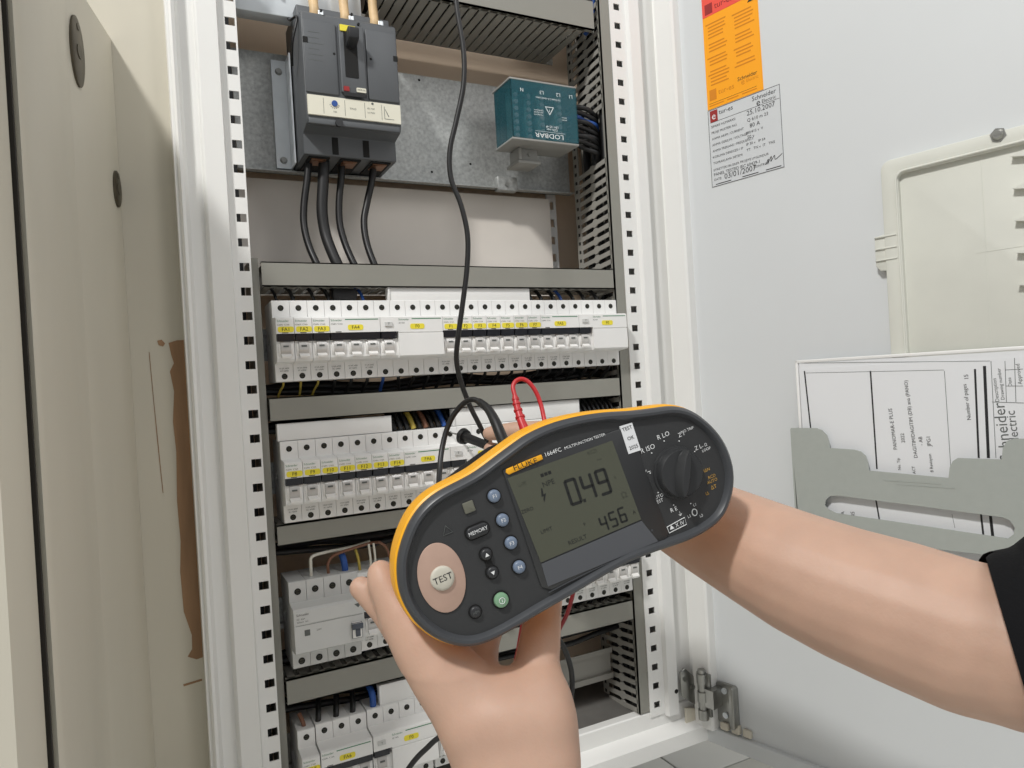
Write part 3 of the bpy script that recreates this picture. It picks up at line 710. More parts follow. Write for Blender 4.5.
# dark bundles filling the ducts' backs
for zc, lbs in ((.006, 'below the top row'), (-.036, 'above the second row'), (-.168, 'above the third row'), (-.3385, 'above the lowest row'), (-.286, 'below the third row')):
    tag(MB().tube([(.018+.045*k, .050+.004*math.sin(2.1*k), zc+.003*math.sin(1.7*k)) for k in range(11)], .0060, 10).obj('loom_and_filler', 'cable_dark', smooth=True), 'dark wire loom running across the cabinet %s' % lbs, 'wire loom', 'wire looms')
    tag(MB().tube([(.018+.045*k, .037+.004*math.cos(1.9*k), zc-.005+.003*math.cos(1.3*k)) for k in range(11)], .0036, 10).obj('loom_and_filler', 'cable_black', smooth=True), 'thin black wire loom running across the cabinet %s' % lbs, 'wire loom', 'wire looms')
for k in range(3):  # dark tubes added inside both ducts so their slots read black
    tag(MB().tube([(.164+.03*q, .030+.025*k, .468+.004*math.sin(q+k)) for q in range(10)], .011, 10).obj('loom_and_filler', 'cable_black', smooth=True), 'added dark tube blackening the slots of the wide top duct, %s' % ('front', 'middle', 'back')[k], 'wire loom', 'wire looms')
    tag(MB().tube([(.4645+.001*math.sin(q), .018+.022*k, -.44+.1*q) for q in range(11)], .0052, 10).obj('loom_and_filler', 'cable_black', smooth=True), 'added dark tube blackening the slots of the right duct, %s' % ('front', 'middle', 'back')[k], 'wire loom', 'wire looms')
# third row: white and brown wires into the grey switch
wire([(at(1.45), .012, -.196), (at(1.45), .012, -.182), (at(1.55), .012, -.1745), (at(2.3), .014, -.1725), (at(4.0), .018, -.172), (at(5.2), .022, -.170)], 'cable_white', 'white wire arching over the grey switch in the third row', .0017)
wire([(at(2.45), .012, -.196), (at(2.45), .011, -.184), (at(2.8), .010, -.1765), (at(3.8), .010, -.1725), (at(5.0), .012, -.170), (at(5.8), .018, -.172)], 'cable_brown', 'brown wire arching over the grey switch in the third row', .0017)
wire([(at(3.35), .016, -.178), (at(3.42), .012, -.185), (at(3.45), .012, -.196)], 'cable_blue', 'thick blue wire entering the fourth pole of the grey switch', .0036)
wire([(at(4.95), .010, -.170), (at(4.98), .008, -.185), (at(4.98), .009, -.198)], 'cable_white', 'left of two pale wires just above the thumb tip', .0013)
wire([(at(5.25), .010, -.170), (at(5.28), .008, -.185), (at(5.25), .009, -.198)], 'cable_white', 'right of two pale wires just above the thumb tip', .0013)
wire([(at(5.6), .012, -.170), (at(6.0), .010, -.176), (at(6.3), .012, -.190)], 'cable_brown', 'brown wire beside the yellow left end of the tester', .0016)
wire([(at(4.2), .016, -.174), (at(4.3), .012, -.186), (at(4.35), .012, -.198)], 'cable_yellow', 'yellow wire between blue and pale wires, third row', .0016)
for i in range(17, 24):
    x = at(i+.5)
    wire([(x, .010, -.281), (x-.004, .014, -.286), (x-.010, .022, -.294), (x-.013, .026, -.30)], 'cable_black', 'black wire below the third row, %s from the right post' % ORD[23-i], .0020, 'wires below the third row')
for i, p in enumerate((1.35, 2.4, 3.4)):
    x = at(p)
    wire([(x+.004, .026, -.332), (x+.001, .014, -.340), (x-.001, .008, -.347), (x-.002, .010, -.353)], 'cable_black', 'thick black wire entering the lowest three-pole breaker, %s from left' % ORD[i], .0030, 'wires above the lowest row')
wire([(.105, .020, -.326), (.1065, .008, -.333), (.1065, .006, -.345), (.1065, .010, -.352)], 'cable_blue', 'thick blue wire beside the carrier strip in the lowest row', .0036)
wire([(at(.3), .016, -.338), (at(.45), .010, -.346), (at(.5), .010, -.352)], 'cable_brown', 'brown wire entering the leftmost breaker of the lowest row', .0022)

exec_parts = []
# ================================================================ DOOR-MOUNTED THINGS
def dthing(name, label, cat, group=None):
    return thing(name, label, cat, group=group, mw=DM)
def poly_plate(mb, pts, n0, n1, mi=0): mb.extr(pts, n0, n1, 'z', mi)
# red + orange warning labels and the test label
a0 = dpx(703, 20); 
t = dthing('warning_label', 'red warning label stuck on the door above the orange one', 'label')
R0, R1 = .0492, .1262
poly_plate(mb := MB(), [(R0, .4525), (R1, .4525), (R1, .53), (R0, .53)], 0, .0006); mb.obj('sheet', 'sticker_red', t)
mb = MB(); add_text(mb, 'tur-es', (R0+.018, .4615, .0008), (1, 0, 0), (0, 1, 0), .011, 0, align='L'); mb.box(R0+.004, R0+.015, .4550, .4680, .0006, .0008, 0)
for k in range(3): mb.box(R0+.045, R0+.072, .470+.006*k, .4715+.006*k, .0006, .0008, 0)
mb.obj('printed_text', 'ink_red', t)
t = dthing('warning_label', 'orange warning label with two columns of fine print on the door', 'label')
poly_plate(mb := MB(), [(R0, .3345), (R1+.0015, .3345), (R1+.0005, .4522), (R0, .4522)], 0, .0006); mb.obj('sheet', 'sticker_orange', t)
mb = MB()
for col, (x0, x1, zt, rows) in enumerate(((.004, .036, .441, 19), (.042, .072, .438, 16))):
    for k in range(rows):
        if k in (5, 9, 13): continue
        mb.box(R0+x0+(.003 if k % 5 else 0), R0+x0+(x1-x0)*random.uniform(.75, 1), zt-.0043*k, zt-.0043*k+.0016, .0006, .0008, 0)
mb.extr([(R0+.064, .4455), (R0+.073, .4455), (R0+.0685, .4525-.0006)], .0006, .0009, 'z', 1)
mb.box(R0+.004, R0+.014, .3450, .3585, .0006, .0008, 0)
add_text(mb, 'tur-es', (R0+.017, .3525, .0008), (1, 0, 0), (0, 1, 0), .0095, 0, align='L')
add_text(mb, 'Schneider', (R0+.045, .3580, .0008), (1, 0, 0), (0, 1, 0), .0068, 1, align='L')
add_text(mb, 'Electric', (R0+.057, .3525, .0008), (1, 0, 0), (0, 1, 0), .0055, 0, align='L'); add_text(mb, 'e', (R0+.052, .3530, .0008), (1, 0, 0), (0, 1, 0), .011, 0)
for x0, x1 in ((.003, .024), (.029, .045), (.050, .070)): mb.box(R0+x0, R0+x1, .3380, .3392, .0006, .0008, 0)
mb.box(R0+.003, R0+.070, .3412, .3415, .0006, .0008, 1)
mb.obj('printed_text', ['ink_orange', 'ink'], t)
t = dthing('test_label', 'silver inspection label with handwritten date on the door', 'label')
S0, S1, T0, T1 = .0490, .1485, .2350, .3335
poly_plate(mb := MB(), [(S0, T0), (S1, T0), (S1, T1), (S0, T1)], 0, .0005); mb.obj('sheet', 'sticker_silver', t)
mb = MB()
for a, b, c, d in ((S0, S1, T0, T0+.0005), (S0, S1, T1-.0005, T1), (S0, S0+.0005, T0, T1), (S1-.0005, S1, T0, T1), (S0+.003, S1-.001, .3170, .3174)): mb.box(a, b, c, d, .0005, .0007, 0)
mb.box(S0+.003, S0+.014, .3175, .3320, .0005, .0007, 1); add_text(mb, 'e', (S0+.0085, .3245, .0008), (1, 0, 0), (0, 1, 0), .013, 2)
add_text(mb, 'tur-es', (S0+.016, .3270, .0007), (1, 0, 0), (0, 1, 0), .0085, 0, align='L')
add_text(mb, 'Schneider', (S0+.063, .3275, .0007), (1, 0, 0), (0, 1, 0), .0080, 0, align='L'); add_text(mb, 'Electric', (S0+.076, .3205, .0007), (1, 0, 0), (0, 1, 0), .0062, 0, align='L'); add_text(mb, 'e', (S0+.071, .3210, .0007), (1, 0, 0), (0, 1, 0), .012, 0)
rows = ['SIPARIS NUMARASI', 'PROJE MUSTERI NO', 'ANMA AKIM / CURRENT', 'ANMA GERILIM / VOLTAGE', 'ANMA FREKANS / FREQUENCY', 'KORUMA DERECESI / IP', 'TOPRAKLAMA SISTEMI']
for k, s in enumerate(rows): add_text(mb, s, (S0+.004, .3115-.0078*k, .0007), (1, 0, 0), (0, 1, 0), .0042, 0, align='L')
for s, x, z, q in (('25.10.2007', .055, .3125, .0085), ('Q 610 m 23', .055, .3040, .0058), ('80 A', .058, .2965, .0072), ('380/415 v  V', .052, .2890, .0046), ('50 v', .054, .2835, .0056), ('IP 30 v   IP 54', .052, .2750, .0046), ('TT   TN v  IT   TNS', .052, .2680, .0046)):
    add_text(mb, s, (S0+x, z, .0007), (1, 0, 0), (0, 1, 0), q, 0, align='L')
add_text(mb, 'ETIKETTEKI BILGILER PROJEYE UYGUNDUR', (S0+.004, .2560, .0007), (1, 0, 0), (0, 1, 0), .0040, 0, align='L')
add_text(mb, 'PANEL TESTED IEC 60439-1', (S0+.004, .2500, .0007), (1, 0, 0), (0, 1, 0), .0055, 0, align='L')
add_text(mb, 'DATE:', (S0+.004, .2435, .0007), (1, 0, 0), (0, 1, 0), .0042, 0, align='L'); add_text(mb, '03/01/2007', (S0+.019, .2440, .0007), (1, 0, 0), (0, 1, 0), .0098, 0, align='L')
add_text(mb, 'CONTROL:', (S0+.060, .2450, .0007), (1, 0, 0), (0, 1, 0), .0042, 0, align='L')
sg = [(S0+.076, .2440), (S0+.080, .2500), (S0+.079, .2450), (S0+.084, .2520), (S0+.083, .2460), (S0+.088, .2520), (S0+.089, .2470), (S0+.098, .2515)]
mb.tube([(x, z, .0006) for x, z in sg], .0004, 5)
for x0, x1 in ((.006, .028), (.044, .066), (.076, .096)): mb.box(S0+x0, S0+x1, .2370, .2380, .0005, .0007, 0)
mb.obj('printed_text', ['ink', 'ink_red', 'ink_white'], t)

# white plastic cover plate with raised rim
t = dthing('plastic_cover', 'off-white moulded plastic cover plate screwed to the door, rim and side tab', 'cover')
c0 = dpx(883, 178, .004); c1 = dpx(906, 352, .004)
CS, CT, CB = c0[0], .2085, -.045
CE = CS+.235
mb = MB(); poly_plate(mb, rrect(CS, CE, CB, CT, .010), 0, .004); mb.obj('plate', 'cover_plastic', t, bevel=.0006)
def rim(x0, x1, y0, y1, wd, r, n0, n1, name='rim', m='cover_plastic'):
    o_ = rrect(x0, x1, y0, y1, r, 5); i_ = rrect(x0+wd, x1-wd, y0+wd, y1-wd, max(r-wd*.3, .004), 5)
    k = len(o_); v = [(x, y, n0) for x, y in o_]+[(x, y, n1) for x, y in o_]+[(x, y, n1) for x, y in i_]+[(x, y, n0) for x, y in i_]
    f = []
    for j in range(k):
        q = (j+1) % k
        f += [(j, q, k+q, k+j), (k+j, k+q, 2*k+q, 2*k+j), (2*k+j, 2*k+q, 3*k+q, 3*k+j)]
    mb = MB().add(v, f); return mb.obj(name, m, t, bevel=.0008)
rim(CS, CE, CB, CT, .0165, .010, .003, .0095)
rim(CS+.0135, CE-.0135, CB+.0135, CT-.0135, .0022, .009, .006, .0115, 'inner_rim')
mb = MB(); mb.extr([(CS-.0105, .1000), (CS-.0105, .1310), (CS+.004, .1330), (CS+.004, .0940), (CS-.006, .0940)], 0, .0085, 'z'); mb.obj('side_tab', 'cover_plastic', t, bevel=.0008)
for z in (.130, .1175, .1055): MB().box(CS-.010, CS+.012, z-.0007, z+.0007, .006, .0105).obj('tab_rib', 'cover_plastic', t, bevel=.0003)
mb = MB().box(CS+.090, CS+.0906, CB+.014, CT-.014, .0035, .0043).box(CS+.082, CE-.014, .098, .0986, .0035, .0043); mb.obj('moulding_line', 'cover_plastic', t)
for k in range(5):
    mb = MB().extr([(CS+.116, .182-.030*k), (CS+.146, .176-.030*k), (CS+.146, .192-.030*k)], .003, .011, 'z'); mb.obj('stiffening_rib', 'cover_plastic', t)
sc_ = dpx(998, 135, .01)
mb = MB().cyl((sc_[0], sc_[1], .0090), (0, 0, 1), .0070, .0012, 6).cyl((sc_[0], sc_[1], .0102), (0, 0, 1), .0052, .0035, 16, r2=.0035).box(sc_[0]-.004, sc_[0]+.004, sc_[1]-.0006, sc_[1]+.0006, .0135, .0140)
mb.obj('screw', 'steel', t, smooth=True)

# papers in the pocket
PN = .016
p0 = dpx(795, 358, PN); p1 = dpx(1023, 349, PN)
t = dthing('document_papers', 'stack of white printed drawings standing in the grey door pocket', 'papers')
PL, PT = p0[0], (p0[1]+p1[1])/2; PR = PL+.30; PB = -.205
mb = MB().box(PL+.004, PR, PB, PT-.004, .0125, PN-.0004); mb.obj('back_sheets', 'paper', t)
mb = MB().box(PL, PL+.003, PB, PT, .0120, PN+.0006).box(PL, PR, PT-.0035, PT, .0120, PN+.0006); mb.obj('plastic_sleeve', 'brk_white', t, bevel=.0006)
mb = MB().box(PL+.006, PR-.002, PB+.002, PT-.010, PN-.0004, PN); mb.obj('front_sheet', 'paper', t)
mb = MB()
def pline(x0, y0, x1, y1, wd, mi=0):
    a = Vector((*dpx(x0, y0, PN), PN+.0002)); b = Vector((*dpx(x1, y1, PN), PN+.0002)); d = (b-a).normalized(); q = Vector((-d.y, d.x, 0))*wd/2
    mb.add([a-q, b-q, b+q, a+q], [(0, 1, 2, 3)], mi)
pline(804.5, 371, 812, 440, .0016); pline(870.5, 371, 877, 469, .0016); pline(975, 369, 978.8, 458, .0018); pline(984.5, 366, 988.5, 458, .0026)
pline(876, 500, 879.5, 520, .0016); pline(981, 514, 983.5, 536, .0018); pline(990.5, 516, 993, 538, .0026); pline(944.5, 371, 951, 470, .0005, 1); pline(806, 373, 944, 370, .0004, 1); pline(799, 363, 990, 361, .0004, 1)
pline(952, 514, 955, 528, .0004, 1); pline(991, 361, 996, 458, .0005, 1); pline(992, 402, 1024, 403, .0005, 1); pline(1005, 361, 1006.5, 402, .0005, 1); pline(1014.5, 358, 1016, 402, .0005, 1); pline(1005, 370, 1023, 369, .0005, 1); pline(1006, 386, 1023, 386, .0005, 1)
def ptext(s, x, y, size, mi=0, tilt=4):
    p = dpx(x, y, PN); a = math.radians(90+tilt)
    add_text(mb, s, (p[0], p[1], PN+.0002), (math.cos(a), math.sin(a), 0), (-math.sin(a), math.cos(a), 0), size, mi)
for s, x, y, z in (('PANOMAR-E PLUS', 893, 429, .0066), ('2022', 903, 438, .0062), ('DAGITIM/DAGITIM (DB) ana (PANO)', 911, 419, .0062), ('- AB', 921, 441, .0062), ('JPG1', 929, 441, .0066), ('No. Tip', 899, 464, .0050), ('ACT', 914, 470, .0050), ('8 Revizyon', 931, 463, .0052), ('Number of pages', 967, 402, .0062), ('15', 966.5, 377, .0066)):
    ptext(s, x, y, z*.82)
ptext('Schneider', 1003, 432, .0140, 1); ptext('Electric', 1013, 428, .0110, 1); ptext('Description', 996, 390, .0048, 1); ptext('Drawing number', 1001, 384, .0044, 1); ptext('Date', 1010, 382, .0044, 1); ptext('Approved', 1019, 374, .0048, 1)
ptext('45', 853, 514, .0060); ptext('A', 843, 513, .0055)
mb.obj('printed_text', ['ink', 'ink_grey'], t)

# grey metal pocket with cut-outs
PK = .024
outl = [(791, 428), (816, 428), (822, 430), (827, 435), (829, 441), (830, 448), (854, 449.5), (861, 451.5), (866, 456), (868, 462), (869, 470.5), (948.8, 478), (950, 467), (953, 461), (958, 458), (1002, 459.5), (1003, 448), (1007, 441), (1014, 438.5)]
pts = [dpx(x, y, PK) for x, y in outl]
rx = pts[-1][0]; pts += [(rx+.10, pts[-1][1]), (rx+.10, -.26), (pts[0][0]+.006, -.26)]
slot1 = [dpx(x, y, PK) for x, y in ((826, 500), (830, 496), (838, 495.5), (920, 506), (1002, 517), (1010, 520), (1015, 527), (1014, 534), (1008, 538.5), (998, 537), (918, 525), (836, 513), (828, 509), (825, 505))]
slot2 = [dpx(x, y, PK) for x, y in ((836, 533), (920, 547), (985, 554.5), (992, 558), (996, 565), (995, 573), (988, 577), (975, 576), (918, 566), (836, 553), (829, 546), (830, 537))]
cu = bpy.data.curves.new('pocket', 'CURVE'); cu.dimensions = '2D'; cu.fill_mode = 'BOTH'; cu.extrude = .0008
for P in (pts, slot1, slot2):
    sp_ = cu.splines.new('POLY'); sp_.points.add(len(P)-1); sp_.use_cyclic_u = True
    for q, (x, y) in zip(sp_.points, P): q.co = (x, y, 0, 1)
ob = bpy.data.objects.new('pocket', cu); COL.objects.link(ob)
me = bpy.data.meshes.new_from_object(ob.evaluated_get(bpy.context.evaluated_depsgraph_get())); bpy.data.objects.remove(ob)
me.name = 'front_plate'; me.materials.clear(); me.materials.append(MATS['pocket_grey'])
t = dthing('document_pocket', 'grey metal document pocket with slotted front fixed to the door', 'document pocket')
o = link('front_plate', me, t); o.location = (0, 0, PK)
mb = MB().box(pts[0][0]-.001, pts[0][0]+.001, -.26, pts[0][1]-.001, 0, PK).box(pts[0][0], rx+.1, -.262, -.258, 0, PK); mb.obj('pocket_side', 'pocket_grey', t)
for q in ((884, 480), (896, 484)):
    a = dpx(q[0], q[1], PK); mb = MB().box(a[0], a[0]+.055, a[1]-.0004, a[1]+.0004, PK+.0007, PK+.0012); mb.obj('pressed_rib', 'pocket_grey', t)

# ================================================================ MULTIFUNCTION TESTER
TY, TP, TD = math.radians(18), math.radians(3), .470
def camvec(x, yd, z): return RT*x-UP*yd+FW*z
TN = camvec(math.sin(TY)*math.cos(TP), -math.sin(TP), -math.cos(TY)*math.cos(TP)).normalized()
TC0 = atd(565, 525, TD)
TX = (onP(677, 474, TC0, TN)-onP(441, 577, TC0, TN)).normalized(); TYV = TN.cross(TX)
TM = Matrix.Identity(4)
for i in range(3):
    TM[i][0] = TX[i]; TM[i][1] = TYV[i]; TM[i][2] = TN[i]; TM[i][3] = TC0[i]
def tpx(x, y, z=0.0):
    p = onP(x, y, TC0+TN*z, TN)-TC0; return (p.dot(TX), p.dot(TYV))
ts = thing('multifunction_tester', 'dark grey and yellow handheld multifunction tester with LCD showing 0.49', 'tester', mw=TM)
OUT = [(398.5, 554), (406.4, 529.6), (415, 513.8), (425.7, 501.5), (439.7, 491), (457.3, 482), (475, 472.4), (492.5, 459.5), (512, 445), (529, 433.5), (553, 423), (580, 416), (607, 412), (630, 410.8), (653.8, 408), (672.5, 405.8), (691.3, 410.5), (710, 424.5), (724, 443), (732, 466), (732.3, 488), (726.5, 509), (714.7, 525), (691, 539.4), (663, 549), (640, 557.5), (625, 564), (596.8, 579.8), (568.4, 596.8), (540, 613), (522, 624), (500, 636.4), (482.4, 643.9), (464.6, 646.8), (443.9, 642.4), (426, 632), (411.2, 617), (400.8, 596.4), (397.4, 576)]
OL = spline_closed([Vector((*tpx(x, y), 0)) for x, y in OUT], 4)
if sum(OL[i].x*OL[(i+1) % len(OL)].y-OL[(i+1) % len(OL)].x*OL[i].y for i in range(len(OL))) < 0: OL.reverse()
for _ in range(2):
    OL = [(OL[i-1]+OL[i]*2+OL[(i+1) % len(OL)])/4 for i in range(len(OL))]
def inset(d, z, scale=1.0):
    n = len(OL); r = []
    for i in range(n):
        t_ = (OL[(i+1) % n]-OL[i-1]).normalized(); nn = Vector((-t_.y, t_.x, 0))
        p = OL[i]+nn*d; r.append(Vector((p.x*scale, p.y*scale, z)))
    return r
mb = MB().loft([inset(.0005, -.012), inset(0, -.006), inset(0, .0), inset(.0010, .0025), inset(.0028, .0040), inset(.0046, .0038), inset(.0060, .002), inset(.0068, -.0002)], 0, True, False)
mb.obj('rim', 'tester_rim', ts, smooth=True)
MB().loft([inset(.0064, -.0020), inset(.0066, .0)], 0, False, True).obj('face_panel', 'tester_face', ts)
mb = MB().loft([inset(.0006, -.0035), inset(-.0012, -.0050), inset(-.0018, -.012), inset(-.0016, -.022), inset(.0010, -.033), inset(.006, -.044), inset(.013, -.052), inset(.022, -.056)], 0, True, True)
mb.obj('back_shell', 'tester_yellow', ts, smooth=True)
FZ = 0.0
def tpart(name, poly, z0, z1, m, bevel=0.0, parent=ts):
    mb = MB(); mb.extr(poly, z0, z1, 'z'); return mb.obj(name, m, parent, bevel=bevel)
# screen bezel, glass, band
bz = [tpx(x, y) for x, y in ((502, 470), (622, 428), (631, 432), (668, 533), (663, 542), (552, 590), (541, 587))]
tpart('screen_bezel', bz, FZ, FZ+.0012, 'knob', .0005)
lc = [tpx(x, y) for x, y in ((506.5, 478), (611, 440.5), (640, 519), (540, 562))]
tpart('screen', lc, FZ, FZ+.0018, 'lcd')
bd = [tpx(x, y) for x, y in ((540.5, 563.5), (640.5, 520.5), (657, 541), (547, 586))]
tpart('screen_band', bd, FZ, FZ+.0017, 'lcd_band')
LT = math.atan2(lc[1][1]-lc[0][1], lc[1][0]-lc[0][0])
LA = Vector((math.cos(LT), math.sin(LT), 0)); LB = Vector((lc[0][0]-lc[3][0], lc[0][1]-lc[3][1], 0)).normalized()
def ttext(mb, s, x, y, size, mi=0, z=FZ+.0004, ax=None, ay=None, wx=1.0, align='C'):
    p = tpx(x, y); add_text(mb, s, (p[0], p[1], z), ax or (1, 0, 0), ay or (0, 1, 0), size, mi, wx, align)
SEG = {'0': 'abcdef', '4': 'bcfg', '9': 'abcdfg', '5': 'acdfg', '6': 'acdefg'}
def seg7(mb, ch, o, ax, ay, wd, h, th, mi, z):
    c = {'a': ((0, h), (wd, h)), 'b': ((wd, h), (wd, h/2)), 'c': ((wd, h/2), (wd, 0)), 'd': ((0, 0), (wd, 0)), 'e': ((0, h/2), (0, 0)), 'f': ((0, h), (0, h/2)), 'g': ((0, h/2), (wd, h/2))}
    for k in SEG[ch]:
        (x0, y0), (x1, y1) = c[k]
        a = Vector(o)+ax*x0+ay*y0; b = Vector(o)+ax*x1+ay*y1; d = (b-a).normalized(); q = Vector((-d.y, d.x, 0))*th/2; g = d*th*.35
        mb.add([Vector((*v.xy, z)) for v in (a-q+g*.2, b-q-g*.2, b+g*.6, b+q-g*.2, a+q+g*.2, a-g*.6)], [(0, 1, 2, 3, 4, 5)], mi)
mb = MB(); Z_ = FZ+.0019
o0 = Vector((*tpx(571, 504.5), 0)); o1 = Vector((*tpx(601, 494.5), 0)); u0 = Vector((*tpx(563.5, 481.5), 0))
bx = (o1-o0)/2; by = (u0-o0); hh = by.length; by.normalize(); ax_ = bx.normalized()
for k, ch in enumerate('049'):
    seg7(mb, ch, o0+bx*k, ax_, by, bx.length*.62, hh, .0021, 0, Z_)
pdot = o0+bx*.83; mb.add([Vector((*(pdot+ax_*a+by*b).xy, Z_)) for a, b in ((-.0010, -.001), (.0010, -.001), (.0010, .0012), (-.0010, .0012))], [(0, 1, 2, 3)], 0)
o0 = Vector((*tpx(602, 531), 0)); o1 = Vector((*tpx(620.5, 522), 0)); u0 = Vector((*tpx(596, 519.5), 0)); bx = (o1-o0)/2
for k, ch in enumerate('456'):
    seg7(mb, ch, o0+bx*k, ax_, by, bx.length*.58, (u0-o0).length*1.05, .0014, 0, Z_)
for s, x, y, q, mi in (('L-PE', 521.5, 484, .0032, 1), ('\u25a0\u25a0\u25a0', 545, 474, .0030, 0), ('NPE', 547.5, 483, .0050, 0), ('ZERO', 526.5, 510, .0034, 0), ('LIMIT', 545.5, 530, .0036, 0), ('P', 583.5, 524, .0030, 0), ('RESULT', 576.5, 539.5, .0042, 0), ('\u03a9', 623, 495, .0060, 1), ('A', 633, 512, .0036, 0), ('~', 598, 459, .006, 1), ('RCD', 591, 452, .0036, 1), ('k', 614, 477, .003, 1)):
    ttext(mb, s, x, y, q, mi, Z_, LA, LB)
a = [tpx(x, y) for x, y in ((540, 488), (541.3, 488), (542.5, 494), (545, 493), (543.5, 502), (542.3, 499), (543, 496), (540.6, 496.5))]
mb.add([Vector((*p, Z_)) for p in a], [tuple(range(len(a)))], 0)
mb.obj('screen_digits', ['lcd_ink', 'lcd_ink_soft'], ts)
# name plate
np_ = [tpx(x, y) for x, y in ((505, 472.5), (505.5, 469), (540.5, 454.5), (542, 459), (508, 474.5))]
tpart('name_plate', np_, FZ, FZ+.0022, 'tester_yellow', .0003)
mb = MB(); ttext(mb, 'FLUKE', 524, 464.2, .0050, 0, FZ+.0030, LA, LB, 1.25)
ttext(mb, '1664FC', 552, 452.2, .0040, 1, FZ+.0016, LA, LB); ttext(mb, 'MULTIFUNCTION TESTER', 584, 441.2, .0027, 1, FZ+.0016, LA, LB)
mb.obj('lettering', ['ink', 'ink_white'], ts)
# buttons
def button(x, y, rx, ry, m, h=.0028, txt=None, tm_='ink_white', size=.004, a=0.0, name='button', wx=1.0):
    p = tpx(x, y)
    mb = MB(); mb.extr(ell(p[0], p[1], rx*1.22, ry*1.22, 28, a), FZ, FZ+.0006, 'z'); base = mb.obj(name, 'hole_black' if m != 'btn_cream' else 'btn_dark', ts)
    rings = [[Vector((q[0], q[1], FZ+zz)) for q in ell(p[0], p[1], rx*k, ry*k, 28, a)] for k, zz in ((1, 0), (1, h*.6), (.93, h*.85), (.75, h), (.4, h*1.06))]
    MB().loft(rings, 0, False, True).obj('key_cap', m, base, smooth=True)
    if txt:
        mb = MB(); add_text(mb, txt, (p[0], p[1], FZ+h*1.09), (1, 0, 0), (0, 1, 0), size, 0, wx); mb.obj('key_legend', tm_, base)
    return base
for k, (x, y) in enumerate(((493.5, 495.8), (502, 519.7), (510.4, 542.5), (518.5, 566.5))): button(x, y, .0041, .0041, 'btn_blue', .0032, 'F%d' % (k+1), 'ink_white', .0034)
p = tpx(468.6, 507); tpart('backlight_key', rrect(p[0]-.0036, p[0]+.0036, p[1]-.0036, p[1]+.0036, .0008), FZ, FZ+.0014, 'btn_olive', .0005)
p = tpx(477, 530.6)
tpart('memory_surround', rrect(p[0]-.0086, p[0]+.0086, p[1]-.0048, p[1]+.0048, .0045, 6), FZ, FZ+.0005, 'hole_black')
tpart('memory_key', rrect(p[0]-.0076, p[0]+.0076, p[1]-.0038, p[1]+.0038, .0036, 6), FZ, FZ+.0026, 'btn_dark', .0008)
mb = MB(); add_text(mb, 'MEMORY', (p[0], p[1], FZ+.0028), (1, 0, 0), (0, 1, 0), .0034, 0, .95)
for (x, y), sgn in (((485.5, 554), 1), ((491.8, 572), -1)):
    button(x, y, .0038, .0038, 'btn_dark', .0030, name='arrow_key'); q = tpx(x, y)
    mb.add([(q[0]-.0014, q[1]-.0011*sgn, FZ+.0034), (q[0]+.0014, q[1]-.0011*sgn, FZ+.0034), (q[0], q[1]+.0014*sgn, FZ+.0034)], [(0, 1, 2)], 0)
pa, pb = tpx(485.5, 554), tpx(491.8, 572)
tpart('arrow_bridge', [(pa[0]-.0022, pa[1]), (pa[0]+.0022, pa[1]), (pb[0]+.0022, pb[1]), (pb[0]-.0022, pb[1])], FZ, FZ+.0010, 'hole_black')
button(500.6, 599.5, .0048, .0048, 'btn_green', .0032, name='power_key'); button(475, 611.5, .0037, .0037, 'btn_dark', .0026, '>0<', 'ink_grey', .0028, name='zero_key')
q = tpx(500.6, 599.5); rr = [Vector((q[0]+.0019*math.cos(t_), q[1]+.0019*math.sin(t_), FZ+.0036)) for t_ in [2*math.pi*i/16 for i in range(17)]]
mb.tube(rr, .00022, 4, 0, smooth=0); mb.box(q[0]-.0002, q[0]+.0002, q[1]-.0009, q[1]+.0009, FZ+.0035, FZ+.0038)
p = tpx(441.5, 577.5); a_ = tpx(432, 543.5); b_ = tpx(450.5, 611.5)
pang = math.atan2(a_[1]-b_[1], a_[0]-b_[0])-math.pi/2; prx = .0148; pry = math.hypot(a_[0]-b_[0], a_[1]-b_[1])/2
tpart('touch_pad', ell(p[0], p[1], prx, pry, 48, pang), FZ, FZ+.0010, 'pad_rose', .0003)
button(441.9, 577.7, .0077, .0077, 'btn_cream', .0030, 'TEST', 'ink', .0058, name='test_key')
mb.obj('key_legend', 'ink_white', ts)
mb = MB(); q = tpx(447, 531)
for k in range(3):
    v0 = [Vector((q[0]+.0036*math.cos(math.radians(90+120*j)), q[1]+.0036*math.sin(math.radians(90+120*j)), FZ+.0004)) for j in range(4)]
mb.tube(v0, .0002, 4, 0, smooth=0); mb.obj('touch_symbol', 'ink_grey', ts)
# rotary knob
kc = tpx(677, 472.6); kr = .0172
rings = [[Vector((kc[0]+kr*k*math.cos(t_), kc[1]+kr*k*math.sin(t_), FZ+zz)) for t_ in [2*math.pi*i/40 for i in range(40)]] for k, zz in ((1.10, 0), (1.08, .0012), (1.0, .0014), (.98, .006), (.92, .0075))]
kn = MB().loft(rings, 0, False, True).obj('knob', 'knob', ts, smooth=True)
k0, k1 = Vector((*tpx(679, 444), 0)), Vector((*tpx(674, 500), 0)); kd = (k0-k1).normalized(); kq = Vector((-kd.y, kd.x, 0)); L_ = kr*.98; kcv = Vector((*kc, 0))
def grip(z, wd, ll): return [kcv+kd*(ll*a)+kq*(wd*b)+Vector((0, 0, z)) for a, b in ((1, .15), (.7, .75), (0, 1), (-.7, .75), (-1, .15), (-1, -.15), (-.7, -.75), (0, -1), (.7, -.75), (1, -.15))]
MB().loft([grip(FZ+.006, .0070, L_), grip(FZ+.008, .0056, L_*.99), grip(FZ+.0125, .0034, L_*.96), grip(FZ+.0135, .0024, L_*.92)], 0, False, True).obj('knob_grip', 'knob', kn, smooth=True)
mb = MB()
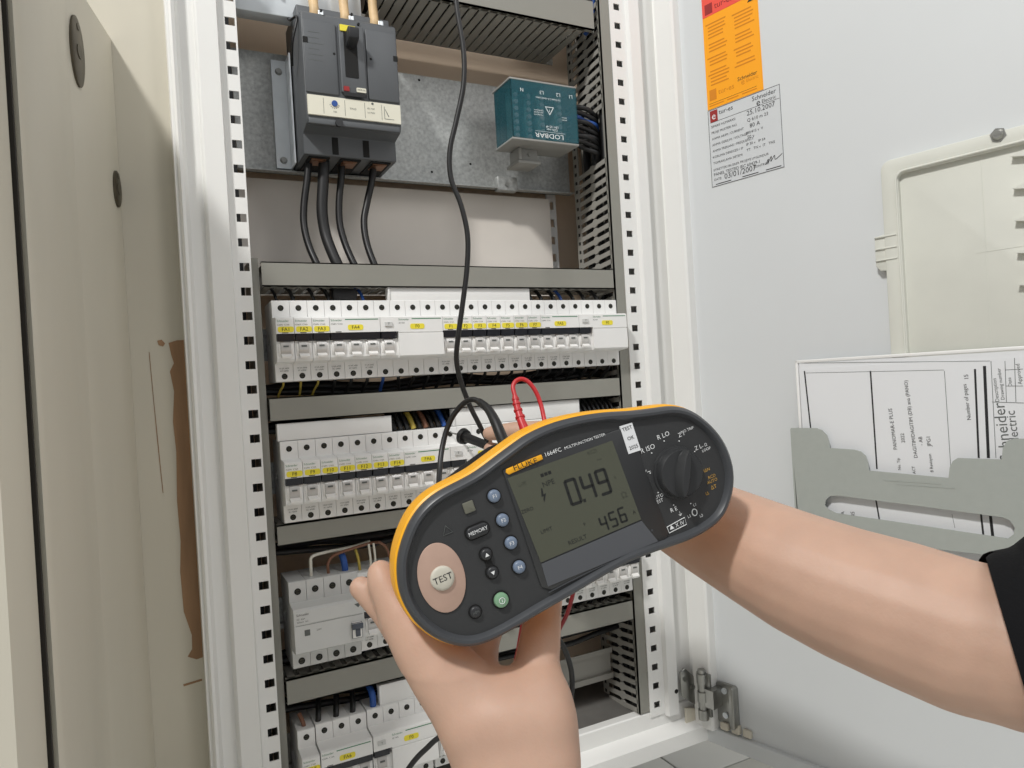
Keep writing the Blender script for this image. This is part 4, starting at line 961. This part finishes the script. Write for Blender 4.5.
for s, x, y, q, mi in (('R LO', 663, 435.6, .0054, 0), ('Z I', 681, 434.5, .0050, 0), ('NO TRIP', 687, 430, .0032, 0), ('Z L', 698, 447.5, .0048, 0), ('~ \u03a9', 704, 445.5, .0034, 0), ('LOOP', 706, 449.5, .0032, 0), ('R ISO', 647.5, 448.8, .0056, 0), ('V~', 646.8, 472, .0054, 0), ('AUTO', 657.5, 497, .0038, 0), ('TEST', 658.5, 501.5, .0038, 0), ('R E', 673.5, 509.5, .0048, 0), ('\u2193', 680, 514, .0050, 0), ('L1', 694.5, 504.8, .0032, 0), ('L2', 689, 516.3, .0032, 0), ('L3', 701, 515.7, .0032, 0), ('RCD', 711.5, 476.5, .0036, 1), ('AUTO', 712, 481, .0036, 1), ('\u0394T', 713.5, 487, .0044, 1), ('I\u0394N', 706.5, 470, .0036, 1), ('I\u0394', 707, 493.5, .0036, 1)):
    ttext(mb, s, x, y, q*.88, mi)
for x, y in ((664, 441), (679, 441), (694.5, 451.5), (651.5, 453), (650, 473), (658, 492.5), (673.5, 505), (690.5, 503.5)):
    q = tpx(x, y); mb.extr(ell(q[0], q[1], .00045, .00045, 8), FZ, FZ+.0004, 'z', 0)
q = tpx(694.3, 512.3); mb.tube([Vector((q[0]+.0020*math.cos(t_), q[1]+.0024*math.sin(t_), FZ+.0003)) for t_ in [2*math.pi*i/14 for i in range(15)]], .0004, 4, 0, smooth=0)
q = [Vector((*tpx(x, y), FZ+.0003)) for x, y in ((666.8, 527), (684.3, 517.3), (686.3, 524.3), (669, 533), (666.8, 527))]
mb.tube(q, .0003, 4, 0, smooth=0); ttext(mb, '\u25b2 X IV', 676.5, 525.3, .0040, 0, ax=LA, ay=LB)
mb.obj('dial_lettering', ['ink_white', 'ink_gold'], ts)
sq = [tpx(x, y) for x, y in ((618.8, 426.5), (631, 422.6), (639.8, 450), (627.6, 454))]
tpart('calibration_sticker', sq, FZ, FZ+.0016, 'paper')
mb = MB()
for s, x, y in (('TEST', 626, 428.5), ('OK', 629.5, 438), ('2025', 632.5, 447)): ttext(mb, s, x, y, .0036, 0, FZ+.0018, LA, LB)
mb.obj('sticker_print', 'ink', ts)
mb = MB(); q = [Vector((*tpx(x, y), FZ+.0013)) for x, y in ((548, 592), (600, 566), (664, 541))]; mb.tube(q, .0004, 5); 
mb.cyl((*tpx(651, 530), FZ+.001), (0, 0, 1), .0008, .0006, 8); mb.obj('bezel_edge', 'tester_rim', ts)
# carrying strap behind the top edge (a part of the tester)
st = MB(); rings = []
for x, y, d in ((434, 500, .505), (448, 485, .515), (464, 472, .53), (479, 461, .535), (491, 453, .535), (500, 450, .52)):
    c = TM.inverted() @ atd(x, y, d); a = TM.inverted().to_3x3() @ (RT*-.35-UP*-.75); a.normalize(); b = TM.inverted().to_3x3() @ FW
    rings.append([c-a*.0050-b*.0012, c+a*.0050-b*.0012, c+a*.0050+b*.0012, c-a*.0050+b*.0012])
st.loft(rings).obj('strap', 'strap', ts, bevel=.0004)

# ================================================================ TEST LEADS
def lead(pts, r, m, label, name='test_lead', cat='cable', n=12):
    return tag(MB().tube([atd(*p) for p in pts], r, n, smooth=7).obj(name, m, smooth=True), label, cat)
l1 = thing('test_lead', 'black test lead looping over the tester\'s top edge with thick sleeve', 'cable', atd(505, 446, .49))
def lpart(t, pts, r, nm, m, rings=None):
    off = t.location.copy(); mb = MB().tube([atd(*p)-off for p in pts], r, 12, smooth=7)
    return mb.obj(nm, m, t, smooth=True)
lpart(l1, [(479, 401.5, .545), (472, 399.5, .55), (463, 404, .556), (453, 416, .56), (446, 432, .56), (441.5, 452, .555), (439.5, 472, .545), (438.5, 490, .53)], .0022, 'cable', 'lead_black')
lpart(l1, [(508, 452, .505), (502, 438, .515), (495, 421, .525), (488, 409, .535), (479, 401.5, .545)], [.0046, .0043, .0039, .0033, .0028], 'strain_relief', 'lead_black')
l2 = thing('test_lead', 'red test lead arching over the tester\'s top edge', 'cable', atd(527, 432, .50))
lpart(l2, [(515, 396, .512), (513, 387, .515), (516, 381, .517), (522, 379, .518), (529, 382.5, .518), (536, 392, .517), (541, 405, .515), (544.5, 421, .51), (546, 432, .505)], .00165, 'cable', 'lead_red')
sr = [(526.5, 434, .50), (522, 423, .503), (518.5, 412, .507), (516, 402, .510), (515, 396, .512)]
lpart(l2, sr, [.0039, .0031, .0027, .0023, .0020], 'strain_relief', 'lead_red')
mb = MB()
for k in range(4):
    t_ = .38+.16*k; i = int(t_*4); fr = t_*4-i
    a = atd(*sr[i]).lerp(atd(*sr[min(i+1, 4)]), fr)-l2.location; d = (atd(*sr[min(i+1, 4)])-atd(*sr[i])).normalized()
    mb.cyl(a-d*.0007, d, .0036-.0003*k, .0014, 12)
mb.obj('relief_rib', 'lead_red', l2, smooth=True)
# black probe with the cable hanging from above
pr = thing('test_probe', 'black test probe touching a breaker terminal in the second row', 'probe', atd(465, 437, .79))
def ppart(mb, nm, m): return mb.obj(nm, m, pr, smooth=True)
tip = onY(450.5, 432.5, -.0012)-pr.location; g0 = atd(464, 436.5, .785)-pr.location; g1 = atd(512, 455, .725)-pr.location; gd = (g1-g0).normalized()
ppart(MB().tube([tip, tip.lerp(g0, .5), g0], [.0006, .0013, .0015], 10, smooth=0), 'probe_tip', 'steel')
ppart(MB().cyl(g0-gd*.002, gd, .0092, .0050, 24, r2=.0080), 'finger_guard', 'lead_black')
ppart(MB().tube([g0, g0.lerp(g1, .3), g0.lerp(g1, .7), g1], [.0055, .0048, .0052, .0045], 16, smooth=4), 'handle', 'lead_black')
lead([(455, -60, .70), (456, 0, .70), (463.5, 50, .70), (463.5, 85, .70), (456.5, 120, .70), (450, 150, .70), (451, 178, .70), (461, 205, .70), (467.5, 235, .70), (467, 268, .70), (462.5, 305, .70), (458, 338, .70), (456.5, 360, .705), (461, 382, .715), (470, 406, .73), (479, 424, .74), (485, 436, .75), (492, 448, .745)], .0026, 'lead_black', 'long thin black cable hanging in front of the cabinet down to the probe')
lead([(576, 580, .64), (572, 598, .64), (567, 614, .645), (559, 630, .65), (552, 646, .655), (546, 672, .67), (534, 692, .675), (520, 690, .672), (514, 672, .66), (518, 650, .65), (522, 626, .645), (526, 610, .64)], .0019, 'lead_red_shaded', 'red lead hanging below the tester behind the hand, shade in its colour')
lead([(556, 636, .66), (565, 650, .665), (571.5, 672, .67), (571.5, 695, .67), (566, 720, .675), (545, 745, .68)], .0026, 'lead_black', 'black lead curving beside the hand above the bare rail')
lead([(470, 722, .70), (440, 737, .70), (427, 748, .70), (415, 760, .70), (405, 775, .70), (395, 800, .70)], .0027, 'lead_black', 'black lead crossing the lowest breaker row left of the wrist')

# ================================================================ PEOPLE
def skin_mesh(name, chains, vox, smooth=10, relax=None):
    """union of tapered round links -> one continuous remeshed surface"""
    mb = MB()
    for ch in chains:
        P = [(atd(x, y, d), r) for x, y, d, r in ch]
        for (a, ra), (b, rb) in zip(P, P[1:]):
            ax = (b-a); L = ax.length; ax.normalize(); u = ax.orthogonal().normalized(); v = ax.cross(u); rings = []
            n = 20
            def ring(c, r): return [c+(u*math.cos(2*math.pi*i/n)+v*math.sin(2*math.pi*i/n))*r for i in range(n)]
            for k in range(6, 0, -1): t_ = k/6.2*math.pi/2; rings.append(ring(a-ax*ra*math.sin(t_), ra*math.cos(t_)))
            for k in range(0, 5): f_ = k/4; rings.append(ring(a+ax*L*f_, ra+(rb-ra)*f_))
            for k in range(1, 7): t_ = k/6.2*math.pi/2; rings.append(ring(b+ax*rb*math.sin(t_), rb*math.cos(t_)))
            mb.loft(rings)
    me = mb.mesh(name, 'skin'); o = bpy.data.objects.new(name, me); COL.objects.link(o)
    m1 = o.modifiers.new('r', 'REMESH'); m1.mode = 'VOXEL'; m1.voxel_size = vox
    m2 = o.modifiers.new('s', 'SMOOTH'); m2.factor = .5; m2.iterations = smooth
    me2 = bpy.data.meshes.new_from_object(o.evaluated_get(bpy.context.evaluated_depsgraph_get()))
    bpy.data.objects.remove(o); me2.name = name
    me2.materials.clear(); me2.materials.append(MATS['skin'])
    if relax:
        bm = bmesh.new(); bm.from_mesh(me2)
        vv = [v for v in bm.verts if v.co.z < relax]
        for _ in range(60): bmesh.ops.smooth_vert(bm, verts=vv, factor=.5, use_axis_x=True, use_axis_y=True, use_axis_z=True)
        bm.to_mesh(me2); bm.free()
    for p in me2.polygons: p.use_smooth = True
    return me2
LH = [
    [(530, 1180, .36, .042), (525, 980, .40, .037), (521, 860, .435, .031), (521, 800, .45, .032)],       # forearm, wrist
    [(508, 800, .45, .029), (486, 745, .462, .026), (470, 705, .467, .027)],
    [(536, 800, .45, .029), (541, 745, .462, .026), (536, 702, .470, .0255)],
    [(514, 790, .455, .032), (508, 730, .462, .029), (503, 708, .467, .026)],
    [(470, 705, .467, .027), (441, 670, .470, .0235), (423, 646, .474, .0205)],                           # thumb side
    [(423, 646, .474, .0205), (403, 617, .480, .0165), (391, 596, .484, .0130), (384, 582, .487, .0118), (381, 574, .488, .0098)],
    [(408, 634, .484, .0150), (388, 611, .492, .0118), (372, 597, .496, .0098), (364, 590, .498, .0088), (361, 588, .498, .0084)],
    [(536, 702, .470, .0255), (537, 668, .482, .0165), (540, 640, .497, .0145), (543, 612, .520, .0138), (548, 580, .550, .0125), (560, 535, .565, .0110), (566, 515, .565, .0095)],
    [(478, 722, .462, .0275), (506, 722, .461, .0285), (538, 722, .463, .0270)],
    [(496, 762, .456, .0270), (515, 765, .455, .0295), (539, 762, .456, .0280)],
    [(487, 700, .470, .0240), (481, 672, .488, .0130), (484, 645, .512, .0120), (492, 610, .548, .0115), (508, 560, .566, .0105), (516, 535, .566, .0090)],
    [(460, 690, .472, .0210), (448, 655, .505, .0125), (452, 615, .545, .0115), (466, 570, .562, .0105), (474, 548, .562, .0090)],
]
hand = link('person', skin_mesh('person', LH, .0017, 14, atd(500, 664, .47).z))
tag(hand, 'bare hand and wrist reaching up from below, cradling the tester', 'person')
AR = [
    [(1330, 480, .40, .056), (1160, 590, .43, .053), (1075, 634, .443, .050), (1020, 650, .447, .0485)],   # upper arm, elbow
    [(1030, 650, .447, .049), (965, 636, .465, .0495), (900, 612, .487, .0490), (850, 594, .508, .0475), (800, 573, .532, .0455), (755, 551, .558, .0425), (705, 526, .595, .0390), (660, 503, .632, .0340), (628, 487, .660, .0300)],
    [(628, 487, .660, .0300), (598, 474, .690, .0265), (585, 470, .705, .0250)],
    [(628, 480, .660, .0270), (604, 462, .692, .0240), (590, 455, .705, .0200)],
    [(600, 458, .695, .0190), (572, 438, .712, .0125), (545, 431, .720, .0108), (518, 430.5, .727, .0098), (497, 432.5, .734, .0086), (489, 433.5, .737, .0075)],
    [(590, 462, .705, .0180), (558, 458, .722, .0115), (525, 455, .735, .0098), (503, 452, .741, .0085), (490, 449, .744, .0075)],
    [(590, 475, .708, .0180), (560, 476, .732, .0115), (532, 474, .745, .0098), (514, 468, .738, .0088), (508, 464, .728, .0080)],
    [(592, 488, .706, .0170), (566, 495, .732, .0110), (540, 494, .744, .0095), (524, 487, .736, .0085), (520, 482, .726, .0078)],
    [(598, 500, .702, .0150), (576, 511, .724, .0100), (556, 511, .734, .0085), (542, 505, .728, .0076), (539, 500, .720, .0070)],
]
arm = link('person', skin_mesh('person', AR, .0022, 12))
tag(arm, 'bare right arm in a short black sleeve reaching behind the tester to the probe', 'person')
# sleeve (thick cloth tube with an open hem)
C = [(1013, 650, .447, .0575), (1036, 645, .446, .0590), (1085, 630, .442, .0610), (1165, 588, .43, .063), (1330, 480, .40, .066)]
P = spline([atd(*c[:3]) for c in C], 5); Rr = [c[3] for c in C]; rings = []; n = 36
ax0 = ray(1006, 627).cross(atd(1024, 688, .447)-atd(988, 566, .447)).normalized()
if ax0.dot(RT) < 0: ax0 = -ax0
def sring(i, extra):
    t_ = i/(len(P)-1)*(len(Rr)-1); k = min(int(t_), len(Rr)-2); r = Rr[k]+(Rr[k+1]-Rr[k])*(t_-k)+extra
    ax = (P[min(i+1, len(P)-1)]-P[max(i-1, 0)]).normalized() if i > 4 else ax0
    u = (UP-ax*UP.dot(ax)).normalized(); v = ax.cross(u)
    return [P[i]+(u*math.cos(2*math.pi*q/n)+v*math.sin(2*math.pi*q/n))*r*(1+.018*math.sin(3*q/n*6.283+i*.7)) for q in range(n)]
rings = [sring(i, -.003) for i in range(len(P)-1, -1, -1)]+[sring(0, -.001)]+[sring(i, 0) for i in range(len(P))]
sl = MB().loft(rings, 0, False, False).obj('sleeve', 'sleeve', arm, smooth=True); sl['label'] = 'short black fabric sleeve'

for o in list(bpy.data.objects):      # fine print too small to pick apart letter by letter
    if o.type == 'MESH' and o.name.split('.')[0] in ('printed_text', 'lettering', 'dial_lettering', 'key_legend', 'sticker_print', 'screen_digits', 'busbar_screw', 'cover_screws', 'relief_rib', 'foam_seal'):
        o['kind'] = 'stuff'
